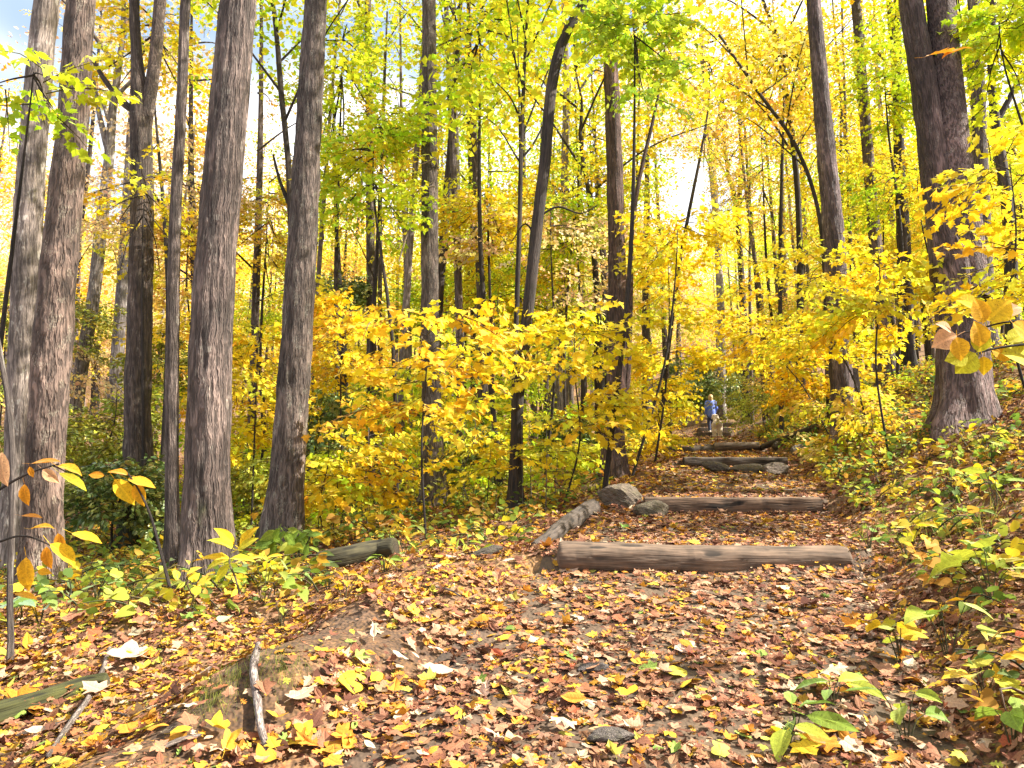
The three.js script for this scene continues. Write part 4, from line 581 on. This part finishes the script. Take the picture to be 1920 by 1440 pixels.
{ const d = 4.6, b = spot(312, d), t = thing('young_sapling', 'thin-stemmed sapling with hanging yellow leaf tip near the biggest trunk', 'sapling', null, b); branchTube(t, [[318, 1100, 7], [300, 1030, 6], [280, 960, 5], [258, 915, 4], [240, 888, 3]], d, M.dark, [1, 1, 1], 'stem');
  for (const [x, y, l, a, c, o] of [[215, 898, 62, -52, cY, { face: .5 }], [240, 896, 55, -18, cYo, { face: .35 }], [255, 905, 48, -72, cYo, { face: .6 }], [195, 892, 30, 175, cO, {}], [240, 890, 40, 170, cO, { face: .3 }]]) leafAt(t, x, y, d, l, a, 'ovate', c, o); }
{ const d = 4.9, b = spot(432, d), t = thing('young_sapling', 'bright yellow big-leaved seedling in front of the biggest trunk', 'seedling', null, b); branchTube(t, [[450, 1115, 5], [440, 1080, 4], [430, 1055, 4], [440, 1020, 3], [446, 1010, 2]], d, M.pale, [1, 1, .8], 'stem');
  for (const [x, y, l, a, c, o] of [[440, 1028, 55, 160, cYG, { face: .3 }], [440, 1020, 50, 140, cY, { face: .4 }], [448, 1025, 52, 48, cY, { face: .5 }], [445, 1030, 45, 30, cYG, { face: .5 }], [432, 1046, 58, 178, cY, { face: .3 }], [428, 1048, 50, 205, cYG, { face: .4 }], [430, 1046, 50, -5, cYG, { face: .3 }], [440, 1054, 60, 12, cY, { face: .2 }], [430, 1058, 44, 230, cYG, { face: .6 }], [425, 1070, 40, -5, cG, { face: .3 }], [500, 1045, 32, 10, cY, { face: .3 }]]) leafAt(t, x, y, d + rr(-.1, .1), l, a, 'lance', c, { ratio: 1.4, ...o }); }
{ const d = 7.0, b = spot(545, d), t = thing('fern', 'green drooping fern-like clump at the base of the stout trunk', 'fern', null, b); for (const x of [548, 560, 572]) branchTube(t, [[566, 1070, 4], [x, 1030, 3], [x + (x - 560), 1000, 2]], d, M.dark, [1, 1, 1], 'stem');
  for (let i = 0; i < 38; i++) leafAt(t, rr(508, 580), rr(990, 1030), d + rr(-.2, .2), rr(22, 40), pick([-100, -60, -130, 200, -20]) + rr(-25, 25), 'lance', pick([cG, [.26, .40, .04], [.36, .46, .05]]), { face: rr(.2, .7), ratio: 1.5 }); }
{ const d = 3.6, b = spot(2030, d), t = thing('branch_sapling', 'sapling branch with round yellow leaves reaching in from the right border', 'sapling', null, b); branchTube(t, [[2080, 1000, 14], [2060, 800, 12], [2040, 640, 10], [2030, 500, 8]], d, M.dark, [1, 1, 1], 'stem'); branchTube(t, [[2045, 660, 8], [1960, 645, 6], [1900, 648, 5], [1840, 660, 4], [1790, 685, 3]], d, M.dark, [1, 1, 1], 'twig'); branchTube(t, [[2045, 600, 7], [1960, 600, 5], [1880, 605, 4], [1825, 620, 3], [1780, 628, 3]], d, M.dark, [1, 1, 1], 'twig');
  for (const [x, y, l, a, c, o] of [[1795, 628, 52, 205, cPk, { face: .7 }], [1785, 622, 34, 150, cPk, { face: .5 }], [1795, 632, 46, -80, cYo, { face: .8 }], [1835, 660, 46, 80, cYG, { face: .8 }], [1838, 650, 50, 100, cYo, { face: .6 }], [1830, 662, 54, 225, cYG, { face: .8 }], [1815, 668, 44, 190, cYG, { face: .7 }], [1845, 668, 36, -90, cY, { face: .8 }], [1860, 655, 40, -30, cYo, { face: .7 }], [1850, 600, 60, 40, cY, { face: .6 }], [1845, 605, 50, 110, cYo, { face: .7 }], [1870, 590, 50, 20, cPk, { face: .5 }], [1880, 660, 90, -20, cYG, { face: .5 }], [1890, 640, 60, 15, cYG, { face: .4 }], [1900, 605, 50, -40, cYo, { face: .6 }], [1835, 575, 44, 160, cY, { face: .6 }]]) leafAt(t, x, y, d + rr(-.12, .12), l, a, 'ovate', c, { ratio: 1.7, ...o }); }
{ const t = thing('falling_leaf', 'orange lobed leaf caught in mid-air before the twin-stemmed trunk', 'leaf', null, at(1770, 100, 3.2)); leafAt(t, 1732, 106, 3.2, 60, 12, 'oak', cO, { face: .2 }); leafAt(t, 1765, 108, 3.2, 62, 22, 'lance', [.82, .38, .02], { face: .3, ratio: 1.3 }); }
// herbs
function herb(name, label, p, n, h, kind, cols, l0, group) {
  const t = thing(name, label, 'plant', group, p);
  for (let i = 0; i < n; i++) { const a = i * 2.4 + rr(-.4, .4), rad = rr(.03, .5) * h, tip = V(p.x + Math.cos(a) * rad, p.y + h * rr(.45, 1), p.z + Math.sin(a) * rad); mesh('stem', tube([V(p.x, p.y - .03, p.z), p.clone().lerp(tip, .6).add(V(0, .03, 0)), tip], [[0, .004], [1, .002]], { seg: 4, rings: 4, tint: (c) => c.setRGB(1.2, 1.5, .6) }), M.grey, t); const m = mesh('leaf', pick(FRESH[kind]), leafTint(pick(cols), 1), t); m.position.copy(tip).sub(p); m.quaternion.setFromEuler(new THREE.Euler(rr(-.3, .7), -a, rr(-.7, .2), 'YXZ')); const l = l0 * rr(.7, 1.2); m.scale.set(l, l, l * (kind === 'lance' ? 1.3 : 1)); }
}
const GR = [cG, [.30, .44, .05], cL, [.40, .50, .05]], YL = [cL, cYG, [.56, .60, .05], cY];
for (const [px, py, n, h, kind, cols, l, lb] of [[1490, 1375, 4, .12, 'lance', GR, .17, 'long-leaved green plant low at the trail edge, bottom right'], [1480, 1420, 4, .12, 'ovate', [cL, cY], .14, 'yellow-green broad-leaved seedling near the bottom edge'], [1560, 1330, 5, .15, 'lance', GR, .15, 'narrow green plant on the bank foot'], [1700, 1400, 5, .22, 'ovate', GR, .13, 'upright green plant with oval leaves, bottom right'], [1780, 1250, 5, .3, 'heart', [[.30, .46, .06], cL], .13, 'green heart-leaved vine standing above the litter'], [1690, 1250, 5, .2, 'tulip', YL, .11, 'small lime-leaved plant left of the heart-leaved vine'], [1860, 1130, 6, .3, 'maple', YL, .17, 'lime maple seedling at the right border'], [1850, 1340, 5, .18, 'maple', [cY, cYG], .12, 'yellow star-leaved seedling near the lower right corner'], [1900, 1410, 4, .15, 'heart', [[.28, .46, .05]], .13, 'round green leaf plant in the lower right corner'], [1640, 1190, 4, .12, 'tulip', YL, .1, 'lime leaf pair on the bank foot'], [1700, 1060, 6, .28, 'heart', YL, .11, 'lime vine plant on the bank above the lowest log'], [1630, 1040, 6, .2, 'ovate', GR, .09, 'low green plant at the right end of the lowest log'], [1860, 880, 7, .35, 'ovate', GR, .12, 'bright green plant high on the right bank'], [1780, 920, 7, .3, 'maple', YL, .12, 'yellow-green seedling below the twin-stemmed trunk'], [1870, 960, 7, .3, 'lance', GR, .15, 'strap-leaved green plant at the right border'], [20, 1190, 6, .25, 'heart', [cBG, cG], .12, 'blue-green round-leaved plant at the left border'], [75, 1170, 5, .22, 'heart', [cBG, [.3, .42, .1]], .11, 'grey-green round-leaved plant beside the pale sapling stem'], [720, 1085, 6, .16, 'ovate', GR, .08, 'small green sprig left of the mossy trail edge'], [180, 1130, 7, .2, 'tulip', GR, .09, 'green herb patch behind the mossy half-buried log'], [1010, 1400, 0, 0, 'ovate', GR, .1, '']]) if (n) herb('herb', lb, hit(px, py), n, h, kind, cols, l);
const HN = new Map([[GR, 'green'], [YL, 'lime-yellow']]), KN = { ovate: 'oval-leaved', heart: 'heart-leaved', maple: 'lobed', lance: 'narrow-leaved' };
for (let i = 0; i < 60; i++) { const d = 4 + 11 * Math.pow((i * .6180339) % 1, .8), k = 2.6 * ((i * .7548776) % 1), u = half(d) + .15 + k, x = xc(d) + u, cols = pick([GR, YL, YL, GR, [cY, cYo]]), kind = pick(['ovate', 'heart', 'maple', 'ovate']), where = (k < .9 ? 'at the trail edge ' : k < 1.8 ? 'partway up the bank ' : 'high on the bank ') + 'right of the ' + (d < 5.3 ? 'foreground trail' : d < 8.4 ? 'lowest tread' : d < 13 ? 'second tread' : 'third tread'); herb('bank_herb', 'small ' + (HN.get(cols) || 'golden') + ' ' + KN[kind] + ' herb ' + where, ground(x, -d), 6, rr(.12, .34), kind, cols, rr(.07, .11), 'herbs ' + where); }
for (let i = 0; i < 46; i++) { const d = 4.6 + 7 * ((i * .6180339) % 1), px = -20 + 820 * ((i * .7548776) % 1), x = xAt(px, d); if (x - xc(d) > -1.9) continue; const cols = pick([GR, YL, YL, [cY, cYo]]), kind = pick(['ovate', 'lance', 'maple', 'ovate']), where = (d < 6.5 ? 'in front near column ' : 'farther in, ') .replace('in front near column ', 'toward the front, ') + zoneName(px).replace('behind', 'in line with'); herb('floor_herb', 'small ' + (HN.get(cols) || 'golden') + ' ' + KN[kind] + ' herb ' + where, ground(x, -d), 6, rr(.1, .3), kind, cols, rr(.06, .1), 'herbs ' + where); }
// low leafy ground cover, nobody could count it
{ const a = [], b = [], m4 = new THREE.Matrix4();
  const put = (x, z, s, into) => into.push(m4.compose(ground(x, z, rr(.01, .12) * s), outward(rr(0, 6.28), rr(-.1, .7), rr(-.4, .4)), V(s, s, s)).clone());
  for (let i = 0; i < 7500; i++) { const d = rr(3, 26), u = half(d) + .25 + 5 * Math.pow(R(), 1.2), x = xc(d) + u, z = -d; if (N2(x * .8 + 3, z * .8) + rr(-.5, .5) < (d < 5 ? .4 : d < 7 ? .2 : .0)) continue; put(x, z, rr(.45, 1.1), R() < .6 ? a : b); }
  for (let i = 0; i < 5200; i++) { const d = rr(4.8, 22), u = -half(d) - .8 - 9 * R(), x = xc(d) + u, z = -d; if (N2(x * .7 + 13, z * .7) + rr(-.5, .5) < (d < 7 ? .3 : -.05) - (u < -4 ? .15 : 0)) continue; put(x, z, rr(.6, 1.3), R() < .6 ? a : b); }
  const g = new THREE.Group(), pal = [[[.24, .34, .05], 4], [[.42, .44, .05], 4], [[.74, .56, .04], 3.5], [[.58, .32, .05], 3], [[.13, .21, .04], 3]];
  SPRAY.low.forEach((s, k) => { const im = foliage(g, a.filter((_, i) => i % 3 === k), s, pal, numbered('ground_cover')); scene.add(im); tag(im, 'low leafy ground cover of green and yellow sprigs', 'ground cover', null, 'stuff'); });
  SPRAY.tiny.forEach((s, k) => { const im = foliage(g, b.filter((_, i) => i % 2 === k), s, pal, numbered('ground_cover')); scene.add(im); tag(im, 'low heart-leaved ground cover of green and yellow sprigs', 'ground cover', null, 'stuff'); }); }
// moss and grass tufts
{ const blade = new THREE.BufferGeometry(); blade.setAttribute('position', new THREE.Float32BufferAttribute([-.02, 0, 0, .02, 0, 0, -.012, .5, .08, .012, .5, .08, 0, 1, .35], 3)); blade.setAttribute('uv', new THREE.Float32BufferAttribute(new Array(10).fill(0), 2)); blade.setAttribute('color', new THREE.Float32BufferAttribute(new Array(15).fill(1), 3)); blade.setIndex([0, 1, 2, 1, 3, 2, 2, 3, 4]); blade.computeVertexNormals();
  const pl = []; const m4 = new THREE.Matrix4();
  for (const [px, py, w, n, h] of [[420, 1290, 60, 300, .05], [530, 1265, 60, 260, .06], [800, 1120, 60, 260, .035], [850, 1160, 60, 150, .03], [400, 1330, 40, 120, .05], [640, 1240, 60, 120, .04], [620, 985, 140, 420, .16], [700, 985, 90, 250, .18], [250, 1060, 120, 260, .12], [385, 1085, 70, 260, .12], [200, 1130, 90, 220, .1], [130, 1360, 40, 80, .05], [1650, 1000, 80, 160, .12], [1800, 1000, 120, 220, .14]]) { const c = hit(px, py), k = mpp(c) * w; for (let i = 0; i < n; i++) { const x = c.x + (R() + R() + R() - 1.5) * k, z = c.z + (R() + R() + R() - 1.5) * k * 1.3; const s = h * rr(.5, 1.3); pl.push(m4.compose(ground(x, z), new THREE.Quaternion().setFromEuler(new THREE.Euler(rr(-.5, .5), rr(0, 6.28), rr(-.5, .5))), V(s * .8, s, s)).clone()); } }
  const g = new THREE.Group(), im = foliage(g, pl, blade, [[[.14, .20, .03], 4], [[.24, .28, .04], 3], [[.38, .36, .06], 2]], 'moss_and_grass'); scene.add(im); tag(im, 'moss and grass tufts on the bare soil beside the trail', 'grass', null, 'stuff'); }

// ---------------------------------------------------------------- the hiker and the dog
function sdfGeo(bones, cell, blend) { // bones: [a, b, ra, rb]
  const box = new THREE.Box3(); for (const [a, b, ra, rb] of bones) { for (const [p, r] of [[a, ra], [b, rb]]) { box.expandByPoint(p.clone().addScalar(r + cell * 3)); box.expandByPoint(p.clone().subScalar(r + cell * 3)); } }
  const c = box.getCenter(V()), s = box.getSize(V()), half_ = Math.max(s.x, s.y, s.z) / 2, n = Math.ceil(half_ * 2 / cell) + 2, mc = new MarchingCubes(n, new THREE.MeshStandardMaterial(), false, false, 90000); mc.isolation = 0; const p = V(), ba = V(), pa = V();
  for (let k = 0; k < n; k++) for (let j = 0; j < n; j++) for (let i = 0; i < n; i++) { p.set((i - n / 2) / (n / 2) * half_ + c.x, (j - n / 2) / (n / 2) * half_ + c.y, (k - n / 2) / (n / 2) * half_ + c.z); let f = 0; for (const [a, b, ra, rb] of bones) { ba.copy(b).sub(a); pa.copy(p).sub(a); const L = ba.lengthSq(), t = L ? Math.min(1, Math.max(0, pa.dot(ba) / L)) : 0, dd = pa.addScaledVector(ba, -t).length() - (ra + (rb - ra) * t); f += Math.exp(-dd / blend); } mc.field[i + j * n + k * n * n] = Math.max(-5, blend * Math.log(Math.max(f, 1e-30))); }
  mc.update(); const cnt = mc.count, g = new THREE.BufferGeometry(), P = new Float32Array(cnt * 3); for (let i = 0; i < cnt; i++) { P[i * 3] = mc.positionArray[i * 3] * half_ + c.x; P[i * 3 + 1] = mc.positionArray[i * 3 + 1] * half_ + c.y; P[i * 3 + 2] = mc.positionArray[i * 3 + 2] * half_ + c.z; }
  g.setAttribute('position', new THREE.BufferAttribute(P, 3)); g.setAttribute('normal', new THREE.BufferAttribute(mc.normalArray.slice(0, cnt * 3), 3)); g.computeVertexNormals(); g.userData.local = true; return g;
}
{ const d = 34.45, x = (1329 - 960) / F * 35, base = V(x, H(x, -d), -d), t = thing('person', 'hiker in a blue jacket and dark trousers walking up the trail, seen from behind', 'person', null, base);
  const skin = std({ color: C(.52, .32, .24), roughness: .6 }), blue = std({ color: C(.10, .16, .52), roughness: .8 }), navy = std({ color: C(.03, .035, .08), roughness: .9 }), hair = std({ color: C(.42, .28, .12), roughness: .7 }), shoe = std({ color: C(.62, .56, .50) });
  const hip = V(0, .90, 0), legs = [[V(-.09, .88, 0), V(-.10, .48, -.04), V(-.10, .09, .06)], [V(.09, .88, 0), V(.10, .50, -.14), V(.09, .17, -.10)]], arms = [[V(-.19, 1.36, 0), V(-.25, 1.10, .06), V(-.23, .86, -.02)], [V(.19, 1.36, 0), V(.26, 1.12, -.05), V(.22, .90, -.17)]];
  const bodyB = [[V(0, .92, 0), V(0, 1.30, 0), .12, .13], [V(-.13, 1.36, 0), V(.13, 1.36, 0), .075, .075], [V(0, 1.4, 0), V(0, 1.50, -.01), .05, .05], [V(0, 1.57, -.02), V(0, 1.62, -.02), .085, .095]];
  for (const [a, b, c] of legs) bodyB.push([a, b, .085, .06], [b, c, .058, .038], [c, c.clone().add(V(0, -.05, -.13)), .04, .035]);
  for (const [a, b, c] of arms) { bodyB.push([a, b, .05, .04], [b, c, .04, .03], [c, c.clone().add(V(0, -.07, -.01)), .032, .034]); for (let f = 0; f < 4; f++) bodyB.push([c.clone().add(V(0, -.08, -.025 + f * .018)), c.clone().add(V(0, -.145 + Math.abs(f - 1.5) * .008, -.03 + f * .018)), .009, .008]); bodyB.push([c.clone().add(V(0, -.05, -.03)), c.clone().add(V(0, -.09, -.055)), .011, .009]); }
  bodyB.push([V(0, 1.575, -.105), V(0, 1.56, -.125), .014, .016], [V(-.09, 1.585, -.01), V(-.098, 1.57, -.01), .018, .012], [V(.09, 1.585, -.01), V(.098, 1.57, -.01), .018, .012]);
  mesh('body', sdfGeo(bodyB, .022, .012), skin, t);
  const jb = [[V(0, .86, .0), V(0, 1.28, .01), .175, .165], [V(-.15, 1.37, 0), V(.15, 1.37, 0), .085, .085], [V(0, .80, .02), V(0, .95, .02), .17, .18], [V(0, 1.42, .04), V(0, 1.46, .02), .08, .08]]; for (const [a, b, c] of arms) jb.push([a, b, .075, .064], [b, c, .064, .05]);
  mesh('jacket', sdfGeo(jb, .024, .02), blue, t);
  const tb = []; for (const [a, b, c] of legs) tb.push([a, b, .105, .08], [b, c, .078, .055]); tb.push([V(-.06, .9, 0), V(.06, .9, 0), .12, .12]); mesh('trousers', sdfGeo(tb, .024, .018), navy, t);
  for (const [, , c] of legs) mesh('shoe', sdfGeo([[c.clone().add(V(0, -.045, .03)), c.clone().add(V(0, -.055, -.15)), .05, .042]], .014, .01), shoe, t);
  mesh('hair', sdfGeo([[V(0, 1.63, .0), V(0, 1.64, -.03), .105, .09], [V(0, 1.58, .05), V(0, 1.44, .07), .085, .06], [V(-.06, 1.55, .03), V(-.06, 1.45, .04), .05, .04], [V(.06, 1.55, .03), V(.06, 1.45, .04), .05, .04]], .018, .012), hair, t); }
{ const d = 33.4, x = (1343 - 960) / F * 33.6, base = V(x, H(x, -d), -d), t = thing('dog', 'cream shaggy dog walking beside the hiker, seen from behind', 'dog', null, base), fur = std({ color: C(.60, .50, .40), roughness: 1 });
  const B = [[V(0, .60, .22), V(0, .62, -.12), .135, .15], [V(0, .62, -.12), V(0, .60, -.36), .155, .15], [V(0, .70, -.42), V(.02, .92, -.58), .10, .085], [V(.02, .98, -.62), V(.02, .93, -.80), .105, .055], [V(-.08, 1.0, -.60), V(-.11, .88, -.60), .035, .03], [V(.12, 1.0, -.60), V(.15, .88, -.60), .035, .03], [V(0, .66, .30), V(-.03, .80, .42), .04, .045], [V(-.03, .80, .42), V(-.05, .92, .38), .05, .035]];
  for (const s of [-1, 1]) B.push([V(s * .10, .56, .20), V(s * .12, .38, .12), .11, .075], [V(s * .12, .38, .12), V(s * .12, .24, .26), .065, .045], [V(s * .12, .24, .26), V(s * .12, .06, .23), .042, .042], [V(s * .12, .05, .23), V(s * .12, .04, .16), .045, .04], [V(s * .10, .56, -.38), V(s * .11, .30, -.36), .08, .05], [V(s * .11, .30, -.36), V(s * .11, .08, -.38), .048, .042], [V(s * .11, .06, -.38), V(s * .11, .05, -.45), .045, .04]);
  const g = sdfGeo(B, .022, .018), P = g.attributes.position; for (let i = 0; i < P.count; i++) { const a = P.getX(i), b = P.getY(i), c = P.getZ(i), k = .014 * N3(a * 22, b * 18, c * 22), n = V(g.attributes.normal.getX(i), g.attributes.normal.getY(i), g.attributes.normal.getZ(i)); P.setXYZ(i, a + n.x * k, b + n.y * k, c + n.z * k); } g.computeVertexNormals(); mesh('fur_body', g, fur, t); t.rotation.y = -.1; }

renderer.render(scene, camera);
